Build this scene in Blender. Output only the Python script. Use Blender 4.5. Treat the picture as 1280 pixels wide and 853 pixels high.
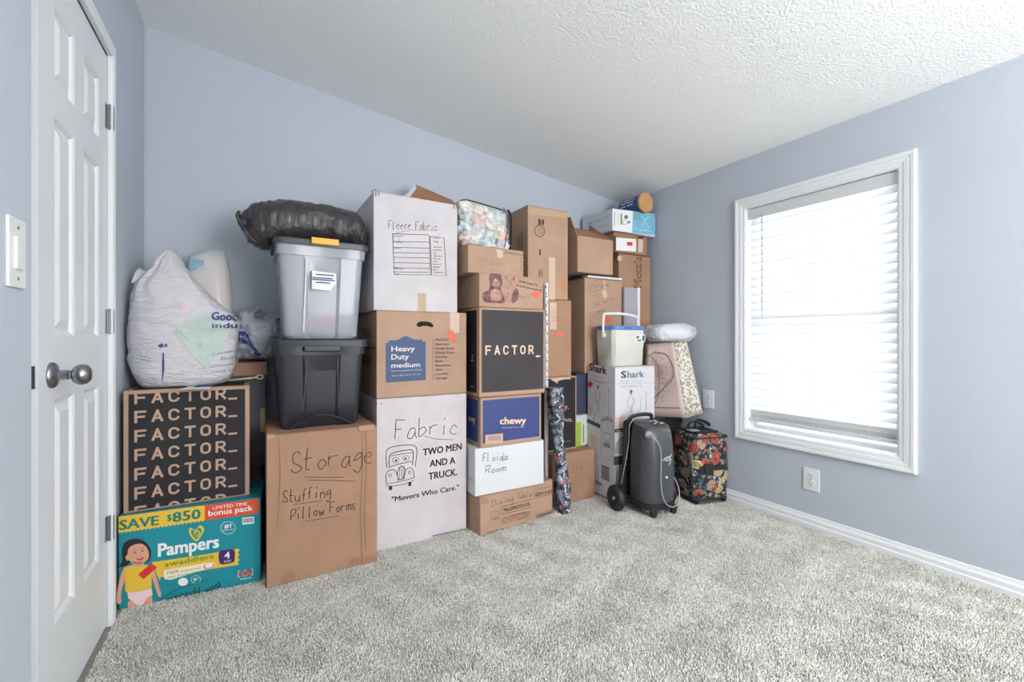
import bpy, bmesh, math, random
import numpy as np
from mathutils import Vector, Matrix, noise, geometry
from mathutils.bvhtree import BVHTree
from math import sin, cos, pi, atan, radians as R
for o in list(bpy.data.objects): bpy.data.objects.remove(o)
random.seed(4)
sc = bpy.context.scene
COL = sc.collection
# ------------------------------------------------------------ camera, world, lamps, exposure
FPX, HZ, CAMH = 550.0, 425.0, 1.02
PSI = atan(320 / FPX)
cd = bpy.data.cameras.new('camera'); cam = bpy.data.objects.new('camera', cd); COL.objects.link(cam)
cam.location = (0, 0, CAMH); cam.rotation_euler = (pi / 2, 0, -PSI)
cd.sensor_fit = 'HORIZONTAL'; cd.sensor_width = 36; cd.lens = 36 * FPX / 1280
cd.shift_y = -(426.5 - HZ) / 1280
cd.clip_start = 0.02
sc.camera = cam
w = bpy.data.worlds.new('sky'); sc.world = w; w.use_nodes = True
w.node_tree.nodes['Background'].inputs[0].default_value = (0.93, 0.97, 1.0, 1)
w.node_tree.nodes['Background'].inputs[1].default_value = 3.2
sc.view_settings.view_transform = 'Standard'; sc.view_settings.look = 'None'
sc.view_settings.gamma = 1; sc.view_settings.use_curve_mapping = False
sc.view_settings.exposure = 0.24
sc.cycles.max_bounces = 10; sc.cycles.diffuse_bounces = 6; sc.cycles.transparent_max_bounces = 16
sc.cycles.sample_clamp_indirect = 6
def area(name, loc, rot, sx, sy, power, col):
    l = bpy.data.lights.new(name, 'AREA'); l.shape = 'RECTANGLE'; l.size = sx; l.size_y = sy
    l.energy = power; l.color = col
    o = bpy.data.objects.new(name, l); COL.objects.link(o); o.location = loc; o.rotation_euler = rot
    return o
area('daylight_window', (3.05, 1.23, 1.25), (0, R(90), 0), 1.7, 1.2, 62, (0.97, 0.99, 1.0))
def lamp_disk(loc, size, power, col):
    l = bpy.data.lights.new('added_ceiling_fill', 'AREA'); l.shape = 'DISK'; l.size = size; l.energy = power; l.color = col
    o = bpy.data.objects.new('added_ceiling_fill', l); COL.objects.link(o); o.location = loc; return o
lamp_disk((1.35, -.9, 1.62),   .30, 46, (1.0, .985, .96)).rotation_euler = (pi, 0, 0)  # upward fill light added behind the camera to brighten the ceiling
area('added_rear_fill', (1.50, -1.78, 1.35), (R(102), 0, 0), 1.5, 1.5, 64, (1.0, 0.985, 0.96))  # soft fill added behind the camera, shining in through the rear opening

# ------------------------------------------------------------ helpers
_c, _s = cos(PSI), sin(PSI)
def ray(u, v):
    r = (u - 640) / FPX
    return Vector((r * _c + _s, -r * _s + _c, -(v - HZ) / FPX))
EYE = Vector((0, 0, CAMH))
def onY(u, v, Y): d = ray(u, v); return EYE + d * (Y / d.y)
def onX(u, v, X): d = ray(u, v); return EYE + d * (X / d.x)
def onZ(u, v, Z): d = ray(u, v); return EYE + d * ((Z - CAMH) / d.z)
def tag(o, label, cat, group=None, kind=None):
    if label: o['label'] = label
    if cat: o['category'] = cat
    if group: o['group'] = group
    if kind: o['kind'] = kind
    return o
def empty(name, loc=(0, 0, 0), rz=0, label=None, cat=None, group=None, kind=None, rot=None):
    o = bpy.data.objects.new(name, None); COL.objects.link(o); o.location = loc
    o.rotation_euler = rot if rot else (0, 0, rz); o.empty_display_size = .05
    return tag(o, label, cat, group, kind)
def link(name, me, m, parent=None, smooth=False):
    o = bpy.data.objects.new(name, me); COL.objects.link(o)
    if m: me.materials.clear(); me.materials.append(m)
    if parent: o.parent = parent
    if smooth:
        for p in me.polygons: p.use_smooth = True
    return o
def obj(name, bm, m, parent=None, smooth=False, loc=None, rot=None):
    me = bpy.data.meshes.new(name); bm.normal_update(); bm.to_mesh(me); bm.free()
    o = link(name, me, m, parent, smooth)
    if loc is not None: o.location = loc
    if rot is not None: o.rotation_euler = rot
    return o
def bx(bm, a, b, bev=0, seg=1):
    r = bmesh.ops.create_cube(bm, size=1)
    vs = r['verts']
    for v in vs:
        v.co = Vector([(a[i] + b[i]) / 2 + v.co[i] * (b[i] - a[i]) for i in range(3)])
    if bev:
        es = list({e for v in vs for e in v.link_edges})
        bmesh.ops.bevel(bm, geom=es, offset=bev, segments=seg, affect='EDGES', profile=.6)
    return vs
def box_bm(a, b, bev=0, seg=1):
    bm = bmesh.new(); bx(bm, a, b, bev, seg); return bm
def prism(bm, pts, vec):
    """closed prism: polygon pts (3D) extruded along vec"""
    n = len(pts); lo = [bm.verts.new(p) for p in pts]; hi = [bm.verts.new(Vector(p) + Vector(vec)) for p in pts]
    bm.faces.new(lo[::-1]); bm.faces.new(hi)
    for i in range(n): bm.faces.new((lo[i], lo[(i + 1) % n], hi[(i + 1) % n], hi[i]))
    bmesh.ops.recalc_face_normals(bm, faces=bm.faces)
def loft(bm, rings, cap0=True, cap1=True, closed=True):
    vs = [[bm.verts.new(p) for p in r] for r in rings]; n = len(rings[0])
    for a, b in zip(vs, vs[1:]):
        for i in range(n if closed else n - 1):
            bm.faces.new((a[i], a[(i + 1) % n], b[(i + 1) % n], b[i]))
    if cap0: bm.faces.new(vs[0][::-1])
    if cap1: bm.faces.new(vs[-1])
    bmesh.ops.recalc_face_normals(bm, faces=bm.faces)
    return vs
def cr(P, k=6, closed=False):
    """Catmull-Rom through P"""
    P = [Vector(p) for p in P]; n = len(P); out = []
    if n < 3 and not closed: return P
    for i in range(n if closed else n - 1):
        if closed: a, b, c, d = P[i - 1], P[i], P[(i + 1) % n], P[(i + 2) % n]
        else: a, b, c, d = P[max(i - 1, 0)], P[i], P[i + 1], P[min(i + 2, n - 1)]
        for j in range(k):
            t = j / k
            out.append(.5 * ((2 * b) + (c - a) * t + (2 * a - 5 * b + 4 * c - d) * t * t + (3 * b - a - 3 * c + d) * t ** 3))
    if not closed: out.append(P[-1])
    return out
def tube(bm, P, r, n=8, caps=True, k=6, smooth=True, flat=None):
    P = cr(P, k) if smooth else [Vector(p) for p in P]
    t0 = (P[1] - P[0]).normalized(); up = Vector((0, 0, 1)) if abs(t0.z) < .9 else Vector((1, 0, 0))
    nn = t0.cross(up).normalized(); rings = []
    for i, p in enumerate(P):
        t = (P[min(i + 1, len(P) - 1)] - P[max(i - 1, 0)]).normalized()
        nn = (nn - t * nn.dot(t)).normalized(); b = t.cross(nn)
        rr = r(i / (len(P) - 1)) if callable(r) else r
        fy = flat if flat else 1
        rings.append([p + nn * cos(2 * pi * j / n) * rr + b * sin(2 * pi * j / n) * rr * fy for j in range(n)])
    loft(bm, rings, caps, caps)
def lathe(bm, prof, n=24, axis='Z', org=(0, 0, 0)):
    rings = []
    for (r, z) in prof:
        ring = []
        for j in range(n):
            a = 2 * pi * j / n; x, y = max(r, 1e-4) * cos(a), max(r, 1e-4) * sin(a)
            p = {'Z': (x, y, z), 'X': (z, x, y), 'Y': (y, z, x)}[axis]
            ring.append(Vector(p) + Vector(org))
        rings.append(ring)
    loft(bm, rings)
def rrect(hx, hy, r, n=4, cx=0, cy=0, z=0):
    out = []
    for (sx, sy, a0) in ((1, 1, 0), (-1, 1, 90), (-1, -1, 180), (1, -1, 270)):
        for k in range(n + 1):
            a = R(a0 + 90 * k / n)
            out.append(Vector((cx + sx * (hx - r) + r * cos(a), cy + sy * (hy - r) + r * sin(a), z)))
    return out

# ------------------------------------------------------------ materials
MATS = {}
def nodes_mat(name):
    m = bpy.data.materials.new(name); m.use_nodes = True; nt = m.node_tree
    return m, nt, nt.nodes['Principled BSDF']
def M(name, col, rough=.6, metal=0, var=0, vscale=6, bump=0, bscale=80, stretch=None, spec=None, coat=0, alpha=1, sheen=0):
    if name in MATS: return MATS[name]
    m, nt, b = nodes_mat(name)
    L = nt.links.new
    b.inputs['Base Color'].default_value = (*col, 1); b.inputs['Roughness'].default_value = rough
    b.inputs['Metallic'].default_value = metal
    if spec is not None: b.inputs['Specular IOR Level'].default_value = spec
    if coat: b.inputs['Coat Weight'].default_value = coat
    if sheen: b.inputs['Sheen Weight'].default_value = sheen
    if alpha < 1: b.inputs['Alpha'].default_value = alpha
    if var or bump:
        tc = nt.nodes.new('ShaderNodeTexCoord'); mp = nt.nodes.new('ShaderNodeMapping')
        L(tc.outputs['Object'], mp.inputs[0])
        if stretch: mp.inputs['Scale'].default_value = stretch
    if var:
        n = nt.nodes.new('ShaderNodeTexNoise'); n.inputs['Scale'].default_value = vscale; n.inputs['Detail'].default_value = 5
        L((tc if stretch else mp).outputs['Object' if stretch else 0], n.inputs[0])
        mr = nt.nodes.new('ShaderNodeMapRange'); mr.inputs[1].default_value = .3; mr.inputs[2].default_value = .7
        mr.inputs[3].default_value = 1 - var; mr.inputs[4].default_value = 1 + var
        L(n.outputs[0], mr.inputs[0])
        mx = nt.nodes.new('ShaderNodeVectorMath'); mx.operation = 'SCALE'; mx.inputs[0].default_value = col
        L(mr.outputs[0], mx.inputs['Scale']); L(mx.outputs[0], b.inputs['Base Color'])
    if bump:
        n2 = nt.nodes.new('ShaderNodeTexNoise'); n2.inputs['Scale'].default_value = bscale; n2.inputs['Detail'].default_value = 3
        L(mp.outputs[0], n2.inputs[0])
        bp = nt.nodes.new('ShaderNodeBump'); bp.inputs['Strength'].default_value = bump; bp.inputs['Distance'].default_value = .004
        L(n2.outputs[0], bp.inputs['Height']); L(bp.outputs[0], b.inputs['Normal'])
    MATS[name] = m; return m
def card(name, col, var=.07):
    return M(name, col, .75, var=var, vscale=7, bump=.16, bscale=26, stretch=(6, 6, .6), spec=.25)
def srgb(r, g, b):
    f = lambda c: (c / 255 / 12.92) if c <= 10 else ((c / 255 + .055) / 1.055) ** 2.4
    return (f(r), f(g), f(b))
m_wall = M('wall_paint', (.465, .508, .572), .6, bump=.35, bscale=85, var=.012, vscale=2, spec=.3)
m_ceil = M('ceiling_texture', (.87, .88, .87), .85, bump=1.0, bscale=92, spec=.15)
m_trim = M('white_trim_paint', (.74, .755, .775), .35)
m_door = M('white_door_paint', (.72, .735, .755), .4, bump=.05, bscale=60)
m_carpet = M('carpet_backing', (.32, .31, .29), .95, var=.2, vscale=90, bump=.5, bscale=300)
m_brown = card('cardboard_brown', (.38, .22, .14))
m_brown2 = card('cardboard_tan', (.43, .28, .195))
m_brown3 = card('cardboard_dark', (.33, .175, .10))
m_white = card('cardboard_white', (.59, .555, .57), .06)
m_blackp = M('black_print', (.022, .02, .024), .62, var=.25, vscale=4, spec=.3)
m_ink = M('black_ink', (.02, .02, .022), .7)
m_marker = M('marker_ink', (.03, .028, .03), .6)
m_tan = M('tan_print', (.47, .31, .22), .75)
m_tape = M('packing_tape', (.60, .44, .34), .4, spec=.3)
m_tapeb = M('brown_tape', (.34, .22, .12), .3)
m_dark = M('dark_hole', (.01, .01, .012), .9)
m_metal = M('brushed_nickel', (.32, .33, .34), .3, 1)
m_wprint = M('white_print', (.8, .8, .8), .6)
m_orange = M('orange_sticker', (.72, .14, .07), .6)
m_red = M('red_sticker', (.70, .03, .03), .5)
m_plastic_w = M('white_plastic', (.72, .73, .74), .35)
m_grey = M('grey_print', (.22, .22, .24), .7)

# ------------------------------------------------------------ flat print on faces
_font = {}; _stag = {}
def text2d(s, bold=0.0):
    k = (s, bold)
    if k in _font: return _font[k]
    cu = bpy.data.curves.new('t', 'FONT'); cu.body = s; cu.size = 1; cu.resolution_u = 2
    o = bpy.data.objects.new('t', cu); COL.objects.link(o)
    bpy.context.view_layer.update()
    me = bpy.data.meshes.new_from_object(o.evaluated_get(bpy.context.evaluated_depsgraph_get()))
    V = [(v.co.x, v.co.y) for v in me.vertices]; F = [tuple(p.vertices) for p in me.polygons]
    bpy.data.objects.remove(o); bpy.data.curves.remove(cu); bpy.data.meshes.remove(me)
    x0 = min(v[0] for v in V); x1 = max(v[0] for v in V)
    if bold:        # heavier weight: the outline laid down again, moved by the stroke gain
        n = len(V); b = min(bold * 1.4, .032); V0, F0 = V, F; V, F = [], []
        for q, (dx, dy) in enumerate(((0, 0), (b, b * .6), (b, -b * .6), (-b, b * .6), (-b, -b * .6))):
            V += [(x + dx, y + dy) for x, y in V0]; F += [tuple(i + q * n for i in f) for f in F0]
        x0 -= b; x1 += b; _stag[k] = n
    V = [((x - x0) / (x1 - x0), y / .70) for x, y in V]
    _font[k] = (V, F); return V, F
GL = {'S': "68 49 28 26 55 74 63 33 14", 'a': "66 36 14 23 43 65|66 64 73", 'b': "19 13|15 46 65 54 33 13", 'c': "65 46 25 14 33 63",
      'd': "65 36 14 33 54 65|69 63 73", 'e': "15 55 56 36 15 14 33 63", 'f': "69 49 38 33|16 56", 'F': "19 13|19 79|16 56",
      'g': "66 36 14 34 65|66 62 40 11", 'h': "19 13|15 46 65 63", 'i': "36 33|38 39", 'k': "19 13|66 14|35 63", 'l': "29 23 33", 'm': "16 13|15 26 46 43|45 56 76 73",
      'n': "16 13|15 46 65 63", 'o': "46 25 24 43 64 65 46", 'p': "16 10|15 46 65 54 13", 'P': "13 19|19 69 78 56 15", 'r': "16 13|15 36 66",
      'R': "13 19|19 69 78 56 15|45 73", 's': "66 36 25 54 53 13", 'T': "49 43|09 79", 't': "39 33 53|16 66", 'u': "16 14 33 64|66 63 73", 'w': "16 23 45 63 76",
      'y': "16 34|66 42 10", 'v': "16 33 66", 'A': "13 49 73|25 65", 'D': "13 19|19 59 77 75 43 13", 'K': "19 13|79 15|35 73", 'B': "13 19|19 59 68 56 16|56 74 53 13", ' ': "", '-': "25 65"}
_arc = lambda cx, cy, rx, ry, a0, a1, n=6: [(cx + rx * cos(R(a0 + (a1 - a0) * i / n)), cy + ry * sin(R(a0 + (a1 - a0) * i / n))) for i in range(n + 1)]
BLK = {'F': [[(0, 0), (0, 1)], [(0, 1), (1, 1)], [(0, .5), (.85, .5)]], 'T': [[(.5, 0), (.5, 1)], [(0, 1), (1, 1)]],
       'A': [[(0, 0), (.5, 1)], [(.5, 1), (1, 0)], [(.2, .28), (.8, .28)]],
       'C': [_arc(.5, .68, .5, .32, 20, 180) + _arc(.5, .32, .5, .32, 180, 340)],
       'O': [_arc(.5, .68, .5, .32, 0, 180) + _arc(.5, .32, .5, .32, 180, 360) + [(1, .68)]],
       'R': [[(0, 0), (0, 1)], [(0, 1), (.6, 1)] + _arc(.6, .73, .38, .27, 90, -90) + [(0, .46)], [(.55, .42), (1, 0)]]}
def sm(pts, k=5): return [(p[0], p[1]) for p in cr([(a, b, 0) for a, b in pts], k, True)]
def ell(u, v, a, b=None, n=20, rot=0, a0=0, a1=360):
    b = b or a; o = []
    for i in range(n + (0 if a1 - a0 >= 360 else 1)):
        t = R(a0 + (a1 - a0) * i / n); x, y = a * cos(t), b * sin(t)
        o.append((u + x * cos(rot) - y * sin(rot), v + x * sin(rot) + y * cos(rot)))
    return o
def rect(u0, v0, u1, v1, dv=0): return [(u0, v0), (u1, v0 + dv), (u1, v1 + dv), (u0, v1)]

class Frame:
    """local frame of a thing (Empty): turns picture points into points of one of its faces"""
    def __init__(s, root, w, d, h):
        s.root = root; s.w, s.d, s.h = w, d, h
        bpy.context.view_layer.update()
        s.Mi = root.matrix_world.inverted() if root else Matrix()
        s.eye = s.Mi @ EYE; s.n = 0
    def f2(s, u, v, side):
        d = s.Mi.to_3x3() @ ray(u, v)
        if side == 'front': t = (0 - s.eye.y) / d.y; p = s.eye + d * t; return Vector((p.x, p.z))
        if side == 'left': t = (0 - s.eye.x) / d.x; p = s.eye + d * t; return Vector((s.d - p.y, p.z))
        if side == 'top': t = (s.h - s.eye.z) / d.z; p = s.eye + d * t; return Vector((p.x, p.y))
    def p3(s, a, side, off):
        if side == 'front': return Vector((a[0], -off, a[1]))
        if side == 'left': return Vector((-off, s.d - a[0], a[1]))
        if side == 'top': return Vector((a[0], a[1], s.h + off))
    def pr(s, name, m, items, side='front', layer=1, label=None, clip=None, local=False):
        bm = bmesh.new(); off = .0005 + .0005 * layer; rk = [0]
        T = (lambda q: Vector(q)) if local else (lambda q: s.f2(q[0], q[1], side))
        def face(P):
            tri = geometry.tessellate_polygon([[Vector((p[0], p[1], 0)) for p in P]])
            vs = [bm.verts.new((p[0], p[1], 0)) for p in P]
            for t in tri:
                try: bm.faces.new([vs[i] for i in t])
                except ValueError: pass
        def ribbon(P, wd):
            L, Rr = [], []; rk[0] = (rk[0] + 1) % 6; dz = 3e-5 * rk[0]
            for i, p in enumerate(P):
                t = P[min(i + 1, len(P) - 1)] - P[max(i - 1, 0)]
                if t.length < 1e-9: t = Vector((1, 0))
                nrm = Vector((-t.y, t.x)).normalized() * wd / 2
                L.append(bm.verts.new((p.x + nrm.x, p.y + nrm.y, dz))); Rr.append(bm.verts.new((p.x - nrm.x, p.y - nrm.y, dz)))
            for i in range(len(P) - 1):
                bm.faces.new((L[i], L[i + 1], Rr[i + 1], Rr[i]))
        for it in items:
            k = it[0]
            if k == 'p': face([T(q) for q in it[1]])
            elif k == 'l':      # polyline, width metres, smooth?
                P = [T(q) for q in it[1]]
                if len(it) > 3 and it[3]: P = [Vector((q.x, q.y)) for q in cr([(q.x, q.y, 0) for q in P], 6)]
                ribbon(P, it[2])
            elif k == 't':      # text between two baseline points with cap height in pixels (or metres when local)
                _, st, a, b, hp = it[:5]; bold = it[5] if len(it) > 5 else 0
                A, B = T(a), T(b); H = T((a[0], a[1] - hp)) - A if not local else Vector((0, hp))
                V, F = text2d(st, bold); X = B - A
                n_ = _stag.get((st, bold), 10 ** 9)
                vs = [bm.verts.new((A.x + X.x * x + H.x * y, A.y + X.y * x + H.y * y, 3e-5 * (i // n_))) for i, (x, y) in enumerate(V)]
                for f in F:
                    try: bm.faces.new([vs[i] for i in f])
                    except ValueError: pass
            elif k == 'b':      # block capital drawn in bars: letter, x, z, width, height, bar width
                _, ch, x0, z0, bw_, bh_, wd = it; hw = wd / 2
                for q in BLK[ch]:
                    P = [Vector((x0 + hw + x * (bw_ - wd), z0 + hw + y * (bh_ - wd))) for x, y in q]
                    if ch != 'O' and (P[0] - P[1]).length > 0:
                        P[0] = P[0] + (P[0] - P[1]).normalized() * hw; P[-1] = P[-1] + (P[-1] - P[-2]).normalized() * hw
                    ribbon(P, wd)
            elif k == 'h':      # handwriting
                _, st, a, b, hp, wd = it
                A, B = T(a), T(b); H = T((a[0], a[1] - hp)) - A if not local else Vector((0, hp)); X = (B - A) / (7.4 * len(st))
                for ci, ch in enumerate(st):
                    jx, jy, sl = random.uniform(-.5, .5), random.uniform(-.4, .4), .12
                    for strk in GL.get(ch, "").split('|'):
                        q = [(int(t[0]), int(t[1])) for t in strk.split()]
                        if len(q) < 2: continue
                        q = [(x + jx + (y - 3) * sl + random.uniform(-.25, .25), y + jy + random.uniform(-.2, .2)) for x, y in q]
                        P = [A + X * (7.4 * ci + x) + H * ((y - 3) / 6) for x, y in q]
                        P = [Vector((p.x, p.y)) for p in cr([(p.x, p.y, 0) for p in P], 5)]
                        ribbon(P, wd)
        if clip:            # (xmin, xmax, zmin, zmax)
            for co, no in (((clip[0], 0, 0), (-1, 0, 0)), ((clip[1], 0, 0), (1, 0, 0)), ((0, clip[2], 0), (0, -1, 0)), ((0, clip[3], 0), (0, 1, 0))):
                bmesh.ops.bisect_plane(bm, geom=bm.verts[:] + bm.edges[:] + bm.faces[:], plane_co=co, plane_no=no, clear_outer=True)
        for v in bm.verts: v.co = s.p3((v.co.x, v.co.y), side, off + v.co.z)
        want = {'front': Vector((0, -1, 0)), 'left': Vector((-1, 0, 0)), 'top': Vector((0, 0, 1))}[side]
        bm.normal_update()
        for f in bm.faces:
            if f.normal.dot(want) < 0: f.normal_flip()
        o = obj(name, bm, m, s.root)
        if label: o['label'] = label
        return o

GB = 'boxes stacked against the back wall'
def carton(label, X0, X1, Y, Z0, Z1, depth, m, rz=0, top='closed', name='cardboard_box', edge=None, group=GB, cat='box', seam='x', tape=None):
    """cardboard carton: shell, flaps, tape; origin at front bottom corner"""
    root = empty(name, (X0, Y, Z0), rz, label, cat, group)
    w, h, d = X1 - X0, Z1 - Z0, depth; t = .004
    bm = bmesh.new()
    if top == 'closed':
        bx(bm, (0, 0, 0), (w, d, h - t), .004, 2)
    else:
        for a, b in (((0, 0, 0), (w, t, h)), ((0, d - t, 0), (w, d, h)), ((0, t, 0), (t, d - t, h)), ((w - t, t, 0), (w, d - t, h)), ((t, t, 0), (w - t, d - t, t))): bx(bm, a, b, .0012, 1)
    for v in bm.verts:
        f = noise.noise_vector(v.co * 9 + Vector((X0 * 7, Z0 * 5, 3))) * .0012
        v.co += Vector((f.x, abs(f.y), f.z))
    obj('shell', bm, m, root)
    if top == 'closed':
        g = .0015
        if seam == 'x':
            obj('flap', box_bm((.001, .001, h - t), (w - .001, d / 2 - g, h), .001), m, root)
            obj('flap', box_bm((.001, d / 2 + g, h - t), (w - .001, d - .001, h), .001), m, root)
        else:
            obj('flap', box_bm((.001, .001, h - t), (w / 2 - g, d - .001, h), .001), m, root)
            obj('flap', box_bm((w / 2 + g, .001, h - t), (w - .001, d - .001, h), .001), m, root)
        if tape:
            if seam == 'x': obj('tape', box_bm((-.0008, d / 2 - .025, h - .0005), (w + .0008, d / 2 + .025, h + .0004)), tape, root)
            else: obj('tape', box_bm((w / 2 - .025, -.0008, h - .0005), (w / 2 + .025, d + .0008, h + .0004)), tape, root)
    return Frame(root, w, d, h)

# ------------------------------------------------------------ the room
XL, XR, YB, ZR, SL = -.455, 2.588, 2.662, 2.132, .1213
def zc(x): return ZR + (XR - x) * SL
def struct(name, bm, m, smooth=False):
    o = obj(name, bm, m, None, smooth); o['kind'] = 'structure'; return o
YR = -1.7; XN = -.41; YN = 1.317
struct('floor', box_bm((-.7, YR - .1, -.1), (XR + .12, YB + .12, 0)), m_carpet)
bm = bmesh.new(); prism(bm, [(-.75, YR - .12, zc(-.75)), (XR + .12, YR - .12, zc(XR + .12)), (XR + .12, YR - .12, zc(XR + .12) + .1), (-.75, YR - .12, zc(-.75) + .1)], (0, YB - YR + .24, 0))
struct('ceiling', bm, m_ceil)
bm = bmesh.new(); prism(bm, [(-.75, YB, -.02), (XR + .12, YB, -.02), (XR + .12, YB, zc(XR + .12) + .01), (-.75, YB, zc(-.75) + .01)], (0, .1, 0))
struct('wall_back', bm, m_wall)
# window wall with its opening
WY0, WY1, WZ0, WZ1 = .862, 1.606, .474, 1.822
bm = bmesh.new()
for a, b in (((YR, -.02), (WY0, ZR + .02)), ((WY1, -.02), (YB + .05, ZR + .02)), ((WY0, -.02), (WY1, WZ0)), ((WY0, WZ1), (WY1, ZR + .02))):
    bx(bm, (XR, a[0], a[1]), (XR + .12, b[0], b[1]))
struct('wall_right', bm, m_wall)
# door wall
DY0, DY1, DZ = 1.505, 2.072, 2.03
bm = bmesh.new()
bx(bm, (XL - .12, DY1 + .018, -.02), (XL, YB + .05, 2.56)); bx(bm, (XL - .12, DY0 - .14, DZ + .016), (XL, DY1 + .018, 2.56))
bx(bm, (XL - .16, YN - .3, -.02), (XL - .12, YB + .05, 2.56))  # backing slab added behind the door slit to keep light out
struct('wall_left', bm, m_wall)
struct('wall_near', box_bm((XN - .2, YR, -.02), (XN, YN, 2.52), .004, 2), m_wall)
# rear wall behind the viewer with an opening added for the rear fill light
bm = bmesh.new()
for a, b in (((-.75, -.02), (.75, 2.32)), ((2.25, -.02), (XR + .12, 2.2)), ((.75, -.02), (2.25, .6)), ((.75, 2.1), (2.25, 2.2))):
    bx(bm, (a[0], YR - .1, a[1]), (b[0], YR, b[1]))
prism(bm, [(-.75, YR - .1, 2.19), (XR, YR - .1, 2.19), (XR, YR - .1, zc(XR) + .06), (-.75, YR - .1, zc(-.75) + .02)], (0, .1, 0))
struct('wall_rear', bm, m_wall)
# baseboards
def baseboard(name, p, q, nrm):
    p, q, nrm = Vector(p), Vector(q), Vector(nrm)
    prof = [(0, 0), (.016, 0), (.016, .028), (.012, .034), (.012, .052), (.007, .062), (.005, .074), (0, .076)]
    bm = bmesh.new(); prism(bm, [p + nrm * a + Vector((0, 0, b)) for a, b in prof], q - p)
    struct(name, bm, m_trim)
baseboard('baseboard_right', (XR, YR, 0), (XR, YB, 0), (-1, 0, 0))
baseboard('baseboard_back', (XL, YB, 0), (XR - .016, YB, 0), (0, -1, 0))
# thin bead where the door wall meets the back wall
struct('trim_1', box_bm((XL, YB - .012, 0), (XL + .006, YB, zc(XL)), .002), m_wall)
# door casing: one upright and the head, with a stepped profile
cas = [(0, 0), (.0, .014), (.012, .018), (.04, .013), (.052, .012), (.06, .006), (.06, 0)]
bm = bmesh.new()
y0 = DY1; rings = []
for (P, dr) in (((y0, -.005), (0, 0)), ((y0, DZ + .0), (1, 1)), ((1.30, DZ), (0, 1))):
    ring = []
    for a, b in cas:
        ring.append(Vector((XL + b, P[0] + (a if dr != (0, 1) else 0), P[1] + (a if dr[1] else 0))))
    rings.append(ring)
loft(bm, rings)
struct('trim_2', bm, m_trim)
# jamb and stop behind the leaf
struct('trim_3', box_bm((XL - .10, DY1 + .003, 0), (XL - .0, DY1 + .018, DZ + .004)), m_trim)
# six panel door: leaf built round its raised panels
door = empty('door_1', (XL, DY1, 0), kind='structure')
DW = DY1 - DY0; T = .035
cols = [(1.605, 1.751), (1.834, 1.985)]; rows = [(.27, .865), (1.03, 1.61), (1.70, 1.905)]
bm = bmesh.new()
def dr(y0, y1, z0, z1, x0=-T, x1=-.003, bev=0): bx(bm, (x0, y0 - DY1, z0), (x1, y1 - DY1, z1), bev)
ys = [DY0, cols[0][0], cols[0][1], cols[1][0], cols[1][1], DY1 - .003]; zs = [.008, rows[0][0], rows[0][1], rows[1][0], rows[1][1], rows[2][0], rows[2][1], DZ - .004]
for i in (0, 2, 4): dr(ys[i], ys[i + 1], zs[0], zs[-1])
for (a, b) in cols:
    for j in (0, 2, 4, 6): dr(a, b, zs[j], zs[j + 1])
    for (z0, z1) in rows: dr(a, b, z0, z1, -T, -.014)
obj('door_leaf', bm, m_door, door)
for (a, b) in cols:
    for (z0, z1) in rows:
        bm = bmesh.new(); A, B = a - DY1, b - DY1
        def rg(i, x): return [Vector((x, A + i, z0 + i)), Vector((x, B - i, z0 + i)), Vector((x, B - i, z1 - i)), Vector((x, A + i, z1 - i))]
        loft(bm, [rg(0, -.0035), rg(.006, -.006), rg(.012, -.0125), rg(.020, -.0125), rg(.040, -.0045), rg(.045, -.004)], False, True)
        obj('panel', bm, m_door, door)
kn = bmesh.new(); kz = .928; ky = 1.583 - DY1
lathe(kn, [(0, -.003), (.034, -.003), (.034, .001), (.030, .006), (.016, .009), (.0125, .012), (.0125, .030), (.010, .032), (.011, .036), (.020, .040), (.0265, .048), (.0275, .056), (.025, .066), (.017, .073), (.006, .075), (0, .075)], 32, 'X', (0, ky, kz))
k = obj('door_knob', kn, m_metal, door, True); k.data.set_sharp_from_angle(angle=R(40)); k['label'] = 'round brushed nickel knob'
lp = obj('latch_plate', box_bm((-.030, DY0 - DY1 - .0008, kz - .028), (-.008, DY0 - DY1 + .004, kz + .028), .0005), m_metal, door)
for hz in (.35, 1.085, 1.812):
    bm = bmesh.new(); bx(bm, (-.003, .001, hz - .043), (.0165, .020, hz + .043), .001)
    bx(bm, (-.004, -.018, hz - .043), (-.0015, 0, hz + .043))
    lathe(bm, [(.004, hz - .045), (.004, hz + .045)], 10, 'Z', (.005, 0, 0))
    h_ = obj('hinge', bm, m_metal, door)
    for q in (-.02, .02): obj('hinge_slot', box_bm((.0165, .009, hz + q - .008), (.0172, .013, hz + q + .008)), m_dark, h_)
# light switch
sw = empty('light_switch', (XN, 1.235, 1.19), label='white rocker light switch plate on the wall beside the door', cat='switch')
obj('plate', box_bm((0, -.036, -.068), (.006, .036, .068), .0025, 2), m_plastic_w, sw)
obj('rocker', box_bm((.005, -.016, -.032), (.0105, .016, .032), .002, 2), m_plastic_w, sw)
for q in (-.05, .05): bm = bmesh.new(); lathe(bm, [(0, .006), (.0035, .006), (.003, .0072), (0, .0073)], 10, 'X', (0, 0, q)); obj('screw', bm, m_metal, sw)
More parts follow.
